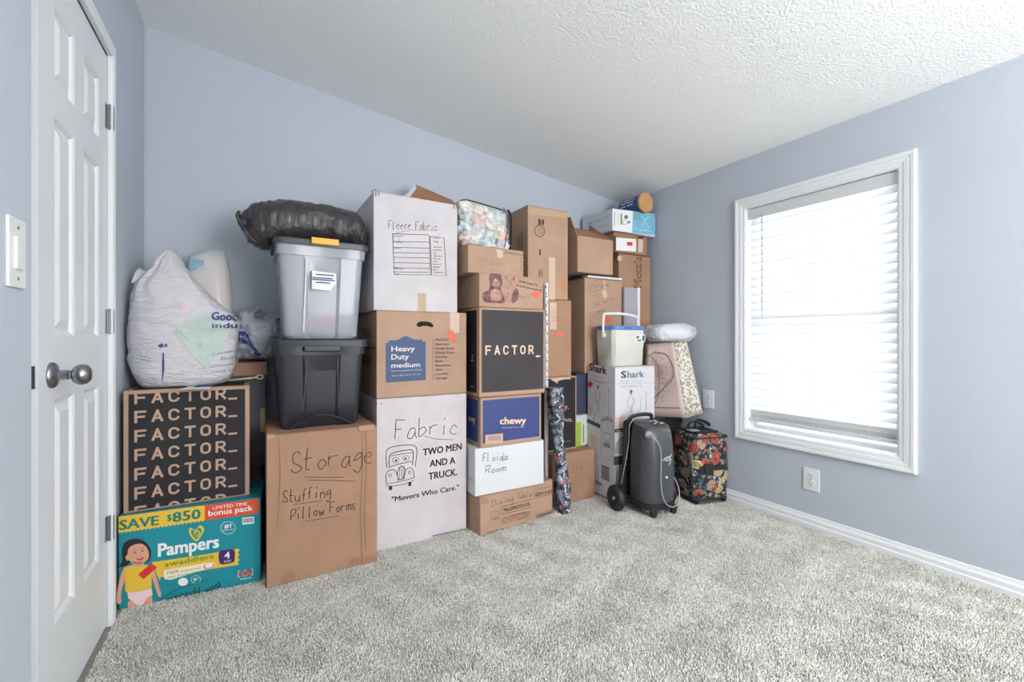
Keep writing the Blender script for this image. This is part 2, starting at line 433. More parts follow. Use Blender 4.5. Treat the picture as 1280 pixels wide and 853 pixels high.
# outlets
def outlet(Y, Z, label):
    r = empty('wall_outlet', (XR, Y, Z), label=label, cat='outlet', group='wall outlets')
    obj('plate', box_bm((-.006, -.040, -.060), (0, .040, .060), .0025, 2), m_plastic_w, r)
    for q in (-.021, .021):
        bm = bmesh.new(); lathe(bm, [(0, -.0085), (.015, -.0085), (.0165, -.0075), (.0165, -.003)], 20, 'X', (0, 0, q))
        s_ = obj('socket', bm, m_plastic_w, r)
        bm = bmesh.new()
        bx(bm, (-.0092, -.008, q - .001), (-.0083, -.0055, q + .008)); bx(bm, (-.0092, .0055, q - .001), (-.0083, .008, q + .007)); bx(bm, (-.0092, -.0025, q - .010), (-.0083, .0025, q - .005))
        obj('slot', bm, m_dark, s_)
    bm = bmesh.new(); lathe(bm, [(0, -.0072), (.003, -.0072), (.003, -.006)], 10, 'X'); obj('screw', bm, m_metal, r)
outlet(1.861, .628, 'white duplex outlet high on the wall beside the gift bag')
outlet(1.237, .267, 'white duplex outlet low on the wall under the window')

# ------------------------------------------------------------ window with casing, jamb, sash and glass
win = empty('window_1', (XR, WY0, WZ0), kind='structure')
ow, oh = WY1 - WY0, WZ1 - WZ0
def frame_loft(bm, prof, y0, y1, z0, z1):
    """prof: (outward offset, x) swept round the rectangle with mitred corners"""
    corners = [(y0, z0, -1, -1), (y1, z0, 1, -1), (y1, z1, 1, 1), (y0, z1, -1, 1)]
    rings = [[Vector((x, cy + sy * o, cz + sz * o)) for o, x in prof] for (cy, cz, sy, sz) in corners]
    vs = [[bm.verts.new(p) for p in r] for r in rings]; n = len(prof)
    for k in range(4):
        a, b = vs[k], vs[(k + 1) % 4]
        for i in range(n): bm.faces.new((a[i], a[(i + 1) % n], b[(i + 1) % n], b[i]))
    bmesh.ops.recalc_face_normals(bm, faces=bm.faces)
bm = bmesh.new()
frame_loft(bm, [(-.003, 0), (-.003, -.009), (.001, -.012), (.016, -.013), (.019, -.0155), (.036, -.0175), (.040, -.0155), (.044, -.0195), (.057, -.021), (.0635, -.016), (.0635, 0)], 0, ow, 0, oh)
obj('casing', bm, m_trim, win)
bm = bmesh.new(); frame_loft(bm, [(-.007, -.006), (-.007, .115), (-.0008, .115), (-.0008, -.006)], 0, ow, 0, oh); obj('jamb', bm, m_trim, win)
bm = bmesh.new(); frame_loft(bm, [(-.0075, .075), (-.0075, .105), (-.035, .105), (-.035, .082), (-.028, .075)], 0, ow, 0, oh)
bx(bm, (.078, .034, oh / 2 - .02), (.1, ow - .034, oh / 2 + .02), .003)
obj('sash', bm, m_trim, win)
mg, nt, b = nodes_mat('window_glass'); nt.nodes.remove(b)
tr = nt.nodes.new('ShaderNodeBsdfTransparent'); gl = nt.nodes.new('ShaderNodeBsdfGlossy'); gl.inputs['Roughness'].default_value = .02
fr = nt.nodes.new('ShaderNodeFresnel'); mx = nt.nodes.new('ShaderNodeMixShader')
nt.links.new(fr.outputs[0], mx.inputs[0]); nt.links.new(tr.outputs[0], mx.inputs[1]); nt.links.new(gl.outputs[0], mx.inputs[2]); nt.links.new(mx.outputs[0], nt.nodes['Material Output'].inputs[0])
for z0, z1 in ((.034, oh / 2 - .02), (oh / 2 + .02, oh - .034)):
    obj('glass', box_bm((.090, .034, z0), (.093, ow - .034, z1)), mg, win)
# blind
ms, nt, b = nodes_mat('blind_vinyl')
b.inputs['Base Color'].default_value = (.8, .81, .82, 1); b.inputs['Roughness'].default_value = .5
tl = nt.nodes.new('ShaderNodeBsdfTranslucent'); tl.inputs[0].default_value = (.85, .87, .88, 1); mx = nt.nodes.new('ShaderNodeMixShader'); mx.inputs[0].default_value = .25
nt.links.new(b.outputs[0], mx.inputs[1]); nt.links.new(tl.outputs[0], mx.inputs[2]); nt.links.new(mx.outputs[0], nt.nodes['Material Output'].inputs[0])
bl = empty('window_blind', (XR + .036, WY0 + .013, WZ0), label='white horizontal slat blind lowered over the window', cat='blind')
bw = ow - .026
obj('valance', box_bm((-.030, -.004, oh - .072), (-.022, bw + .004, oh - .009), .002), M('valance_vinyl', (.60, .615, .62), .5), bl)
obj('headrail', box_bm((-.017, 0, oh - .05), (.025, bw, oh - .009), .002), m_trim, bl)
ns = 25; z0s, z1s = .122, oh - .085
sl_me = None
for i in range(ns):
    z = z0s + (z1s - z0s) * i / (ns - 1)
    if sl_me is None:
        bm = bmesh.new(); tl_ = R(62)
        rings = []
        for y in (0.0, bw):
            ring = []
            for kx in range(7):
                q = (kx / 6 - .5) * .052; cvx = .0035 * (1 - (kx / 3 - 1) ** 2)
                ring.append(Vector((-q * cos(tl_) + cvx * sin(tl_) * -1, y, -q * -sin(tl_) * -1 - cvx * 0)))
            back = [p + Vector((.0022, 0, .0008)) for p in ring[::-1]]
            rings.append(ring + back)
        loft(bm, rings)
        o = obj('slat', bm, ms, bl); sl_me = o.data
    else:
        o = bpy.data.objects.new('slat', sl_me); COL.objects.link(o); o.parent = bl
    o.location = (0, 0, z)
    o.rotation_euler = (random.uniform(-.002, .002), random.uniform(-.03, .03), 0)
for i in range(3):
    o = bpy.data.objects.new('slat', sl_me); COL.objects.link(o); o.parent = bl; o.location = (0, 0, .085 + i * .007); o.rotation_euler = (0, R(-56), 0)
obj('bottom_rail', box_bm((-.022, 0, .052), (.026, bw, .074), .004, 2), M('blind_rail', (.62, .64, .65), .45), bl)
for y in (.11, bw / 2, bw - .11):
    bm = bmesh.new(); bx(bm, (-.0268, y - .0008, .06), (-.0258, y + .0008, oh - .07)); bx(bm, (.028, y - .0008, .06), (.029, y + .0008, oh - .07))
    obj('cord', bm, m_trim, bl)
bm = bmesh.new(); tube(bm, [(-.036, bw - .085, oh - .06), (-.038, bw - .088, oh - .3), (-.036, bw - .085, oh - .66)], .0028, 6)
obj('wand', bm, M('smoky_wand', (.18, .18, .19), .3), bl)
ow2 = onX(955, 285, XR + .036).y - (WY0 + .010)

# ------------------------------------------------------------ carpet pile
PX_A = -.4475
def carpet():
    rng = np.random.default_rng(3); st = .0051
    xs = np.arange(-.437, XR - .012, st); ysr = np.arange(.25, 2.3, st)
    X, Y = np.meshgrid(xs, ysr); X = X.ravel(); Y = Y.ravel()
    inside = np.zeros(len(X), bool)      # nothing grows where a thing presses the pile flat
    for (x0, y0, w_, d_, rz) in ((PX_A, 2.173, .466, .27, R(-4.6)), (.037, 2.057, .442, .42, 0), (.50, 2.15, .47, .4, 0), (1.001, 2.046, .504, .25, R(7)), (1.56, 2.19, .333, .4, 0), (1.91, 2.02, .345, .262, 0), (2.215, 2.33, .355, .28, 0), (2.264, 2.06, .31, .26, 0), (2.326, 1.768, .262, .235, math.atan2(1.705 - 1.768, .236)), (1.54, 2.055, .06, .06, 0), (1.515, 2.2, .03, .03, 0)):
        a, b_ = X - x0, Y - y0; lx = a * cos(rz) + b_ * sin(rz); ly = -a * sin(rz) + b_ * cos(rz)
        inside |= (lx > -.004) & (lx < w_ + .004) & (ly > -.004) & (ly < d_ + .004)
    keep = ~inside & ~((X > .04) & (X < .97) & (Y > 2.16)) & ~((X > -.44) & (X < .02) & (Y > 2.18)) & ~((X > 1.05) & (X < 1.5) & (Y > 2.16)) & ~((X < XN + .003) & (Y < YN + .004))
    X, Y = X[keep], Y[keep]; n = len(X)
    X = X + rng.uniform(-.0026, .0026, n); Y = Y + rng.uniform(-.0026, .0026, n)
    # pile leans in patches where it has been brushed
    g = rng.normal(0, 1, (5, 3, 4))
    def field(k, f):
        o = np.zeros(n)
        for j in range(3): o += np.sin(f * (1 + .6 * j) * (X * np.cos(g[k, j, 0] * 3) + Y * np.sin(g[k, j, 0] * 3)) + 1.6 * np.sin(f * .7 * (X * g[k, j, 1] + Y * g[k, j, 2])) + g[k, j, 3] * 5)
        return o / 2
    ph = 2.2 * field(0, 5) + 1.5 * field(1, 13) + 1.2 * field(2, 31)
    lean = .0026 + .0012 * field(3, 9)
    dx = np.cos(ph) * lean + rng.normal(0, .0020, n); dy = np.sin(ph) * lean + rng.normal(0, .0020, n)
    hh = rng.uniform(.007, .012, n); r = rng.uniform(.0026, .0038, n); a0 = rng.uniform(0, 2 * pi, n)
    V = np.zeros((n, 7, 3), np.float32)
    for k in range(3):
        a = a0 + k * 2 * pi / 3
        V[:, k, 0] = X + r * np.cos(a); V[:, k, 1] = Y + r * np.sin(a); V[:, k, 2] = .0
        V[:, 3 + k, 0] = X + dx * .5 + r * .95 * np.cos(a); V[:, 3 + k, 1] = Y + dy * .5 + r * .95 * np.sin(a); V[:, 3 + k, 2] = hh * .62
    V[:, 6, 0] = X + dx; V[:, 6, 1] = Y + dy; V[:, 6, 2] = hh
    fq = []
    for k in range(3):
        l = (k + 1) % 3; fq += [(k, l, 3 + l), (k, 3 + l, 3 + k), (3 + k, 3 + l, 6)]
    F = (np.arange(n)[:, None, None] * 7 + np.array(fq)[None]).reshape(-1, 3).astype(np.int32)
    me = bpy.data.meshes.new('carpet_pile')
    me.vertices.add(n * 7); me.vertices.foreach_set('co', V.ravel())
    me.loops.add(F.size); me.loops.foreach_set('vertex_index', F.ravel())
    me.polygons.add(len(F)); me.polygons.foreach_set('loop_start', np.arange(0, F.size, 3, dtype=np.int32))
    me.update()
    at = me.attributes.new('yarn', 'FLOAT', 'POINT')
    c = np.clip(rng.normal(.5, .22, n), 0, 1)
    dark = rng.random(n) < .10; c[dark] = rng.uniform(-.2, .1, dark.sum())
    c = np.clip(c + .12 * field(4, 17), -.2, 1)
    at.data.foreach_set('value', np.repeat(c.astype(np.float32), 7))
    m, nt, b = nodes_mat('carpet_yarn')
    an = nt.nodes.new('ShaderNodeAttribute'); an.attribute_name = 'yarn'
    cr_ = nt.nodes.new('ShaderNodeValToRGB'); e = cr_.color_ramp.elements
    e[0].position = 0; e[0].color = (.40, .385, .345, 1); e[1].position = 1; e[1].color = (.86, .845, .79, 1)
    nt.links.new(an.outputs['Fac'], cr_.inputs[0]); nt.links.new(cr_.outputs[0], b.inputs['Base Color'])
    b.inputs['Roughness'].default_value = .9; b.inputs['Sheen Weight'].default_value = .15; b.inputs['Specular IOR Level'].default_value = .1
    o = link('carpet_pile', me, m, None, False)
    tag(o, 'light grey beige cut pile carpet covering the floor', 'carpet', kind='stuff')
carpet()
# ------------------------------------------------------------ cartons, left stack
# teal diaper box
m_teal = M('teal_print', srgb(28, 138, 150), .42, var=.05, vscale=3, spec=.4)
m_yel = M('yellow_print', srgb(226, 186, 58), .45); m_org = M('orange_print', srgb(214, 78, 44), .45)
m_dteal = M('dark_teal_print', srgb(20, 120, 110), .5); m_green = M('green_print', srgb(110, 150, 40), .5)
m_purple = M('purple_print', srgb(72, 36, 96), .5); m_skin = M('skin_print', srgb(214, 158, 132), .6); m_hair = M('hair_print', srgb(38, 30, 34), .6)
m_pink = M('pink_print', srgb(232, 205, 210), .6); m_redp = M('red_print', srgb(205, 40, 45), .5)
PX0, PX1 = -.4475, .015
b = carton('teal printed diaper box on the carpet beside the door casing', PX0, PX0 + .466, 2.173, 0, .356, .27, m_teal, rz=R(-4.6), name='diaper_box', cat='box')
zig = [(145, 645), (255, 631)]
def zigzag(u0, v0, u1, v1, n, amp):
    o = []
    for i in range(n * 2 + 1):
        t = i / (n * 2); o.append((u0 + (u1 - u0) * t, v0 + (v1 - v0) * t + (amp if i % 2 else 0)))
    return o
b.pr('printed_band', m_yel, [('p', [(145, 646), (256, 632)] + zigzag(256, 650, 145, 666, 22, 2.2))], layer=1, clip=(0.001, b.w - .001, 0, b.h - .001))
b.pr('printed_band', m_org, [('p', [(256, 632), (324, 623.5), (323.5, 641.5), (256, 651)])], layer=1, clip=(0.001, b.w - .001, 0, b.h - .001))
b.pr('printed_text', m_dteal, [('t', 'SAVE', (149, 663), (199, 656), 12, .02), ('t', '$', (209, 651.5), (214.5, 650.5), 8, .02), ('t', '850', (215.5, 653), (251, 648), 12, .02)], layer=2)
b.pr('printed_text', m_wprint, [('t', 'LIMITED TIME', (266, 637.5), (309, 631.8), 4.2), ('t', 'bonus pack', (260.5, 645.5), (316, 638), 7, .012)], layer=2)
b.pr('printed_text', m_wprint, [('t', 'Pampers', (197.5, 696), (274, 684), 16, .03)], layer=2)
heart = lambda u, v, s: sm([(u, v + s), (u - .85 * s, v + .1 * s), (u - .8 * s, v - .7 * s), (u - .1 * s, v - .45 * s), (u + .45 * s, v - 1.0 * s), (u + .95 * s, v - .6 * s), (u + .7 * s, v + .15 * s)], 4)
b.pr('printed_heart', m_yel, [('p', heart(245.5, 667, 10))], layer=1); b.pr('printed_heart', m_teal, [('p', heart(245.5, 667, 7.2))], layer=2)
b.pr('printed_heart', m_green, [('p', heart(246, 667.5, 5.2))], layer=3)
b.pr('printed_heart', m_yel, [('l', [(243, 668), (245, 664), (249, 664.5), (248.5, 669), (246, 671)], .0035, 1)], layer=4)
b.pr('printed_band', m_yel, [('p', [(190, 703), (201, 701.5)] + [(256, 693.5), (298, 686)] + [(299.5, 688), (297, 691), (299.5, 694), (297, 697), (299.5, 700), (297, 703), (299, 706)] + [(262, 712), (200, 722), (200, 727)])], layer=1)
b.pr('printed_text', m_green, [('t', 'swaddlers', (206, 709), (267.5, 698), 6.5, .015)], layer=2)
b.pr('printed_panel', M('cream_print', srgb(240, 228, 196), .5), [('p', [(205, 713), (256, 704), (267, 702.5), (270, 705.5), (266, 709), (213, 725), (206, 724), (204.5, 719)])], layer=2)
b.pr('printed_text', m_dteal, [('t', '100%', (209, 718.5), (224, 715.5), 3.8), ('t', 'waterproof', (226, 715.5), (251, 711), 2.5), ('t', 'skin protection', (209, 723.3), (250, 715.6), 2.8)], layer=3)
b.pr('printed_portrait', m_skin, [('p', ell(261.5, 707.5, 7.5, 4.2, rot=-.3))], layer=3)
b.pr('printed_portrait', m_wprint, [('p', ell(261.5, 706.5, 5, 3, rot=-.3))], layer=4)
b.pr('printed_panel', m_purple, [('p', sm([(274, 690), (283, 687.3), (293, 687.5), (293.5, 697), (292.5, 702.5), (283, 705), (274.8, 704.5)], 3))], layer=2)
b.pr('printed_text', m_wprint, [('t', '4', (280.5, 698.5), (287.5, 697.5), 8, .02), ('t', 'SIZE', (280, 703.5), (289, 702), 2.6)], layer=3)
b.pr('printed_badge', m_wprint, [('l', ell(285, 660, 9, 7.8, n=28) + [(294, 660)], .0015), ('t', '#1', (280.5, 660.5), (289, 659.5), 5, .02), ('t', 'pediatrician', (278.5, 664), (292, 662.2), 1.7)], layer=2)
b.pr('barcode', m_wprint, [('p', [(303, 647.5), (317.5, 646), (317.5, 654.5), (303, 656)])], layer=2)
b.pr('barcode_lines', m_ink, [('p', [(304.3 + i * 1.25, 648.6 - i * .13), (305 + i * 1.25, 648.5 - i * .13), (305 + i * 1.25, 654 - i * .13), (304.3 + i * 1.25, 654.1 - i * .13)]) for i in range(10)], layer=3)
b.pr('printed_text', m_redp, [('t', '164', (298.5, 721), (316, 718), 6.8, .045)], layer=3); b.pr('printed_text', m_wprint, [('t', '164', (297.7, 721.8), (316.8, 718.6), 8, .075), ('t', 'diapers', (300, 725.2), (314, 723), 2.4)], layer=2)
b.pr('printed_badge', m_wprint, [('p', ell(229, 727.5, 6.3, 5, rot=-.2)), ('l', ell(245, 724.5, 6, 5, n=20) + [(251, 724.5)], .0012), ('t', '0', (242, 726.5), (245.5, 726), 3.6, .02), ('t', '%', (246, 724.5), (249, 724), 2)], layer=2)
# the child printed on the front
b.pr('printed_hair', m_hair, [('p', sm([(152.5, 691), (155, 680), (163, 674.5), (172, 673.5), (181, 677), (188, 686), (188.5, 696), (184, 703), (176, 704), (163, 703), (159, 707), (147.5, 709.5), (152, 704), (153.5, 697)], 4))], layer=2)
b.pr('printed_face', m_skin, [('p', sm([(160, 695), (161, 686), (168, 681), (178, 680), (185, 687), (186, 697), (181, 703), (172, 706), (164, 703)], 4)), ('p', sm([(157, 697), (160, 693), (162, 699), (159.5, 701)], 3)), ('p', [(166, 702), (179, 702), (181, 710), (165, 711)]),
    ('p', sm([(154, 712), (158, 709), (158, 722), (153, 735), (151.5, 746), (152, 753), (148, 755), (146, 750), (147.5, 735), (150.5, 722)], 4)),
    ('p', sm([(189, 714), (193, 713), (196, 722), (199, 734), (201.5, 742), (200.5, 746.5), (197.5, 744), (194, 734), (191, 724)], 4)),
    ('p', [(160, 752), (190, 743), (191.5, 757), (160, 763)])], layer=3)
b.pr('printed_shirt', m_yel, [('p', sm([(155, 711), (164, 707), (171, 709), (179, 706.5), (187, 707), (192, 713), (189.5, 722), (189, 735), (175, 739), (158, 740.5), (157, 726)], 4))], layer=4)
b.pr('printed_diaper', m_pink, [('p', [(159.5, 740.5), (174, 739.5), (189.5, 735), (191, 743), (184, 747), (178.5, 757), (173, 758.5), (166, 751.5), (160.5, 748)])], layer=4)
b.pr('printed_face', m_hair, [('p', ell(169, 690.5, 1.6, .7, 10, -.15)), ('p', ell(178.5, 688.5, 1.6, .7, 10, -.15)), ('l', [(166.5, 688), (169, 687), (171.5, 687.6)], .001, 1), ('l', [(176, 685.8), (178.5, 684.8), (181, 685.3)], .001, 1)], layer=5)
b.pr('printed_face', m_redp, [('p', sm([(170, 698), (175, 698.5), (180, 696.3), (178, 699.6), (174, 700.7)], 3)), ('l', [(173.5, 694.3), (175, 694.8), (176.5, 693.8)], .001, 1)], layer=5)
b.pr('price_sticker', m_red, [('p', [(173, 718), (189, 704.5), (197, 709), (180, 724)])], layer=6)
b.pr('price_text', m_ink, [('l', [(180, 716), (188, 709.5)], .0015), ('l', [(183, 718), (190, 712)], .0012)], layer=7)
b.pr('handwriting', m_marker, [('h', 'tnA', (277.5, 727), (258, 734), -10, .0028), ('h', 'ppuS', (250, 737), (225, 743), -9, .0026), ('h', 'seil', (224, 744), (208, 748), -8, .0026), ('l', [(200, 750), (222, 737), (262, 724)], .002, 1)], layer=6)
# black box with the repeated word
B0 = carton('black box printed with rows of tan lettering, standing on the teal diaper box', -.437, -.024, 2.19, .357, .825, .235, m_brown2, seam='y', name='cardboard_box')
cl = (.016, B0.w - .016, .007, B0.h - .014)
B0.pr('printed_panel', m_blackp, [('p', [(cl[0], cl[2]), (cl[1], cl[2]), (cl[1], cl[3]), (cl[0], cl[3])])], local=True, layer=1)
B0.pr('printed_panel', m_blackp, [('p', [(.02, .014), (B0.w / 2 - .004, .014), (B0.w / 2 - .004, B0.d - .012), (.02, B0.d - .012)]), ('p', [(B0.w / 2 + .004, .014), (B0.w - .02, .014), (B0.w - .02, B0.d - .012), (B0.w / 2 + .004, B0.d - .012)])], side='top', local=True, layer=1)
B0.pr('printed_text', m_wprint, [('t', 'fresh never frozen', (273, 487.6), (292, 486.4), 1.6)], side='top', layer=2)
b0 = B0.f2(168, 505.5, 'front'); b1 = B0.f2(168, 625, 'front'); stp = (b0.y - b1.y) / 5; xe = B0.f2(283, 500, 'front').x; u0, u1 = B0.f2(285.5, 500, 'front').x, B0.f2(296.5, 500, 'front').x
its = []
let = 'FACTOR'
for k in range(7):
    z = b0.y - stp * k
    for q, ch in enumerate(let):
        x0 = b0.x + (xe - b0.x) * q / 5.72
        its.append(('b', ch, x0, z, (xe - b0.x) * .122, .047, .0085))
    its.append(('p', [(u0, z - .004), (u1, z - .004), (u1, z + .004), (u0, z + .004)]))
B0.pr('printed_text', m_tan, its, local=True, layer=2, clip=cl)
# grey crates behind
m_crate = M('grey_crate_plastic', (.07, .075, .09), .5, var=.1, vscale=8); m_bwood = card('cardboard_low_box', (.36, .22, .14))  # the second material is plain brown card for the low box
def crate(label, X0, X1, Y, d, Z0, Z1, m=m_crate):
    r = empty('storage_crate', (X0, Y, Z0), label=label, cat='crate', group='grey crates in the back corner'); w, h = X1 - X0, Z1 - Z0
    bm = bmesh.new()
    for a, b_ in (((0, 0, 0), (w, .006, h)), ((0, d - .006, 0), (w, d, h)), ((0, .006, 0), (.006, d - .006, h)), ((w - .006, .006, 0), (w, d - .006, h)), ((.006, .006, 0), (w - .006, d - .006, .006))): bx(bm, a, b_, .002)
    for k in range(1, 4): bx(bm, (-.004, -.004, h * k / 4), (w + .004, .0, h * k / 4 + .01)); bx(bm, (w, 0, h * k / 4), (w + .004, d, h * k / 4 + .01))
    obj('shell', bm, m, r)
    obj('lid', box_bm((-.008, -.008, h - .018), (w + .008, d + .008, h), .003), m, r)
    obj('label_card', box_bm((w * .93, -.006, h * .35), (w * .995, -.0045, h * .62)), m_wprint if Z0 < .3 else m_tapeb, r)
crate('grey plastic crate low in the gap behind the diaper box', -.30, .02, 2.44, .20, 0, .43)
crate('grey plastic crate stacked second in the gap behind the black lettered box', -.28, .04, 2.44, .20, .43, .85)
carton('low brown box under the grey and blue plastic bag', -.20, .045, 2.43, .85, .912, .21, m_bwood, name='cardboard_box')
# brown box marked storage
b = carton('tall brown carton handwritten Storage, standing on the carpet under the black tote', .037, .479, 2.057, 0, .627, .42, m_brown, seam='x')
b.pr('handwriting', m_marker, [('h', 'Storage', (360, 590), (468, 578), 26, .0036), ('l', [(381, 596.5), (400, 597), (431, 597)], .0022, 1), ('l', [(385, 600.5), (415, 601), (446, 602)], .0022, 1)])
b.pr('handwriting', m_marker, [('h', 'Stuffing', (352, 629), (414, 621), 15, .0034), ('l', [(366, 631), (404, 626)], .002), ('h', 'Pillow Forms', (362, 651), (445, 636), 14, .0034), ('l', [(381, 652), (424, 645)], .002)])
for q in ([(353, 718), (369, 714), (368, 733), (352, 737)], [(436, 700), (470, 694), (470, 701), (436, 709)]): b.pr('tape', M('old_tape', (.34, .18, .10), .35), [('p', q)], layer=1)
for q, dz in ((.375, 1), (.392, .93), (.045, .5)):
    bm = bmesh.new(); tube(bm, [(q, -.0012, b.h - .01), (q + .006, -.0025, b.h * .75), (q - .003, -.002, b.h * .4), (q + .004, -.0012, b.h * (1 - dz) + .02)], .0022, 6); obj('crease', bm, m_brown, b.root)
bm = bmesh.new(); loft(bm, [[Vector((x, y, z)) for x, y, z in r_] for r_ in ([(.002, -.004, .612), (.03, -.006, .618), (.03, -.003, .628), (.002, -.002, .631)], [(.002, .01, .618), (.03, .01, .622), (.03, .01, .632), (.002, .01, .634)])])
bx(bm, (.36, -.006, .606), (.43, .012, .633), .003); obj('torn_edge', bm, m_brown2, b.root)

# ------------------------------------------------------------ totes
def tote(name, label, cx, cy, z0, wt, wb, dt, db, h, m, mlid, lidh=.02, rim=.05, notch=True, group='storage totes'):
    r = empty(name, (cx, cy, z0), label=label, cat='storage tote', group=group)
    def full(z, hx, hy, ins):
        c = rrect(hx, hy, .032, 5)           # order: (+,+) (-,+) (-,-) (+,-)
        o = [p.copy() for p in c[:18]]
        for fx, k in ((-.44, 0), (-.36, ins), (.36, ins), (.44, 0)): o.append(Vector((fx * hx, -hy + k, 0)))
        o += [p.copy() for p in c[18:]]
        for p in o: p.z = z
        return o
    th = .004; bm = bmesh.new(); rings = []
    L = lambda a, b_, t: a + (b_ - a) * t
    for z in (0, .012, h * .3, h * .6, h - rim):
        t = z / h; e = .008 if z == 0 else 0
        rings.append(full(z, L(wb, wt, t) / 2 - e - .008 * t, L(db, dt, t) / 2 - e - .008 * t, .014 if notch else 0))
    rings.append(full(h - rim, wt / 2 - .003, dt / 2 - .003, .003)); rings.append(full(h, wt / 2, dt / 2, .003))
    rings.append(full(h, wt / 2 - .008, dt / 2 - .008, 0)); rings.append(full(h - rim, wt / 2 - .014, dt / 2 - .014, 0))
    for z in (h * .5, .02):
        t = z / h; rings.append(full(z, L(wb, wt, t) / 2 - .016, L(db, dt, t) / 2 - .016, .012 if notch else 0))
    loft(bm, rings); o = obj('shell', bm, m, r, True); o.data.set_sharp_from_angle(angle=R(35))
    bm = bmesh.new()
    lr = [rrect(wt / 2 + .010, dt / 2 + .010, .04, 6, z=h - .012), rrect(wt / 2 + .011, dt / 2 + .011, .04, 6, z=h + lidh - .006), rrect(wt / 2 + .006, dt / 2 + .006, .038, 6, z=h + lidh), rrect(wt / 2 - .015, dt / 2 - .015, .03, 6, z=h + lidh), rrect(wt / 2 - .022, dt / 2 - .022, .03, 6, z=h + lidh - .008)]
    loft(bm, lr); o = obj('lid', bm, mlid, r, True); o.data.set_sharp_from_angle(angle=R(35))
    return r, wt, dt, h
m_black = M('black_tote_plastic', (.016, .018, .024), .40, var=.12, vscale=3, bump=.05, bscale=200)
r, wt, dt, h = tote('storage_tote', 'black plastic storage tote with its lid, standing on the tall brown carton', .255, 2.30, .627, .385, .325, .36, .30, .375, m_black, m_black, lidh=.022)
obj('handle', box_bm((-.075, -dt / 2 - .020, h - .033), (.075, -dt / 2 + .002, h - .008), .004, 2), m_black, r)
bm = bmesh.new()   # arched foot at the bottom
pts = [(-.13 + .26 * i / 14, -.150 - .011 - .004, .005 + .05 * sin(pi * i / 14)) for i in range(15)]
tube(bm, pts, .004, 6, smooth=False); obj('foot_arch', bm, m_black, r)
bm = bmesh.new(); tube(bm, [(-.062, -.176, h - .06), (-.070, -.163, .15), (-.078, -.150, .06)], .0016, 6); tube(bm, [(.066, -.176, h - .06), (.073, -.150, .06)], .0016, 6); obj('rib', bm, M('tote_edge_highlight', (.12, .125, .14), .3), r)  # paler ribs: the edge highlight is put into their colour
mcl, nt, b_ = nodes_mat('clear_tote_plastic')
b_.inputs['Base Color'].default_value = (.50, .52, .58, 1); b_.inputs['Roughness'].default_value = .22; b_.inputs['Alpha'].default_value = .58; b_.inputs['Specular IOR Level'].default_value = .6
r, wt, dt, h = tote('storage_tote', 'clear plastic storage tote with yellow latch, stacked on the black tote', .258, 2.29, 1.025, .375, .305, .36, .30, .42, mcl, M('dark_lid', (.05, .05, .055), .4), lidh=.016, rim=.055)
obj('latch', box_bm((-.05, -dt / 2 - .026, h - .006), (.062, -dt / 2 - .010, h + .022), .003, 2), M('yellow_latch', srgb(225, 170, 50), .4), r)
bm = bmesh.new(); tube(bm, [(-.067, -.184, h - .07), (-.072, -.168, .2), (-.078, -.156, .03)], .0035, 6); obj('rib', bm, M('tote_rib', (.75, .77, .8), .2), r)
F = Frame(r, wt, dt, h); 
def sheet(name, m, pts, parent, off):
    bm = bmesh.new(); vs = [bm.verts.new(p) for p in pts]; bm.faces.new(vs); bm.normal_update(); return obj(name, bm, m, parent)
lb = [Vector((x, -.1605 - .00 - .0165 * ((z) / h) * 1.0, z)) for x, z in ((-.045, .22), (.03, .215), (.055, .25), (.055, .295), (-.045, .30))]
sheet('label_card', m_wprint, lb, r, 0)
bm = bmesh.new()
for z, x0, x1 in ((.285, -.03, .045), (.27, -.043, .04), (.262, -.043, .05), (.25, -.03, .03)): bx(bm, (x0, -.1622 - .0165 * z / h - .0012, z - .003), (x1, -.1622 - .0165 * z / h, z + .002))
obj('label_print', bm, M('blue_print', srgb(40, 70, 130), .5), r)
def blob(name, m, c, rad, parent=None, seed=0, amp=.15, fr=3, sub=3, smooth=True):
    bm = bmesh.new(); bmesh.ops.create_icosphere(bm, subdivisions=sub, radius=1)
    for v in bm.verts:
        d = v.co.normalized(); k = 1 + amp * noise.noise(d * fr + Vector((seed, seed * 2, 0))) + amp * .4 * noise.noise(d * fr * 3 + Vector((seed, 0, 5)))
        q = Vector([math.copysign(abs(d[i]) ** .75, d[i]) for i in range(3)])
        v.co = Vector(c) + Vector((q.x * rad[0], q.y * rad[1], q.z * rad[2])) * k
    return obj(name, bm, m, parent, smooth)
blob('folded_cloth', M('white_cloth', (.66, .66, .70), .9), (0, 0, .24), (.145, .13, .13), r, 3); blob('folded_cloth', M('pink_cloth', (.75, .28, .36), .9), (.01, -.01, .08), (.13, .125, .055), r, 5)

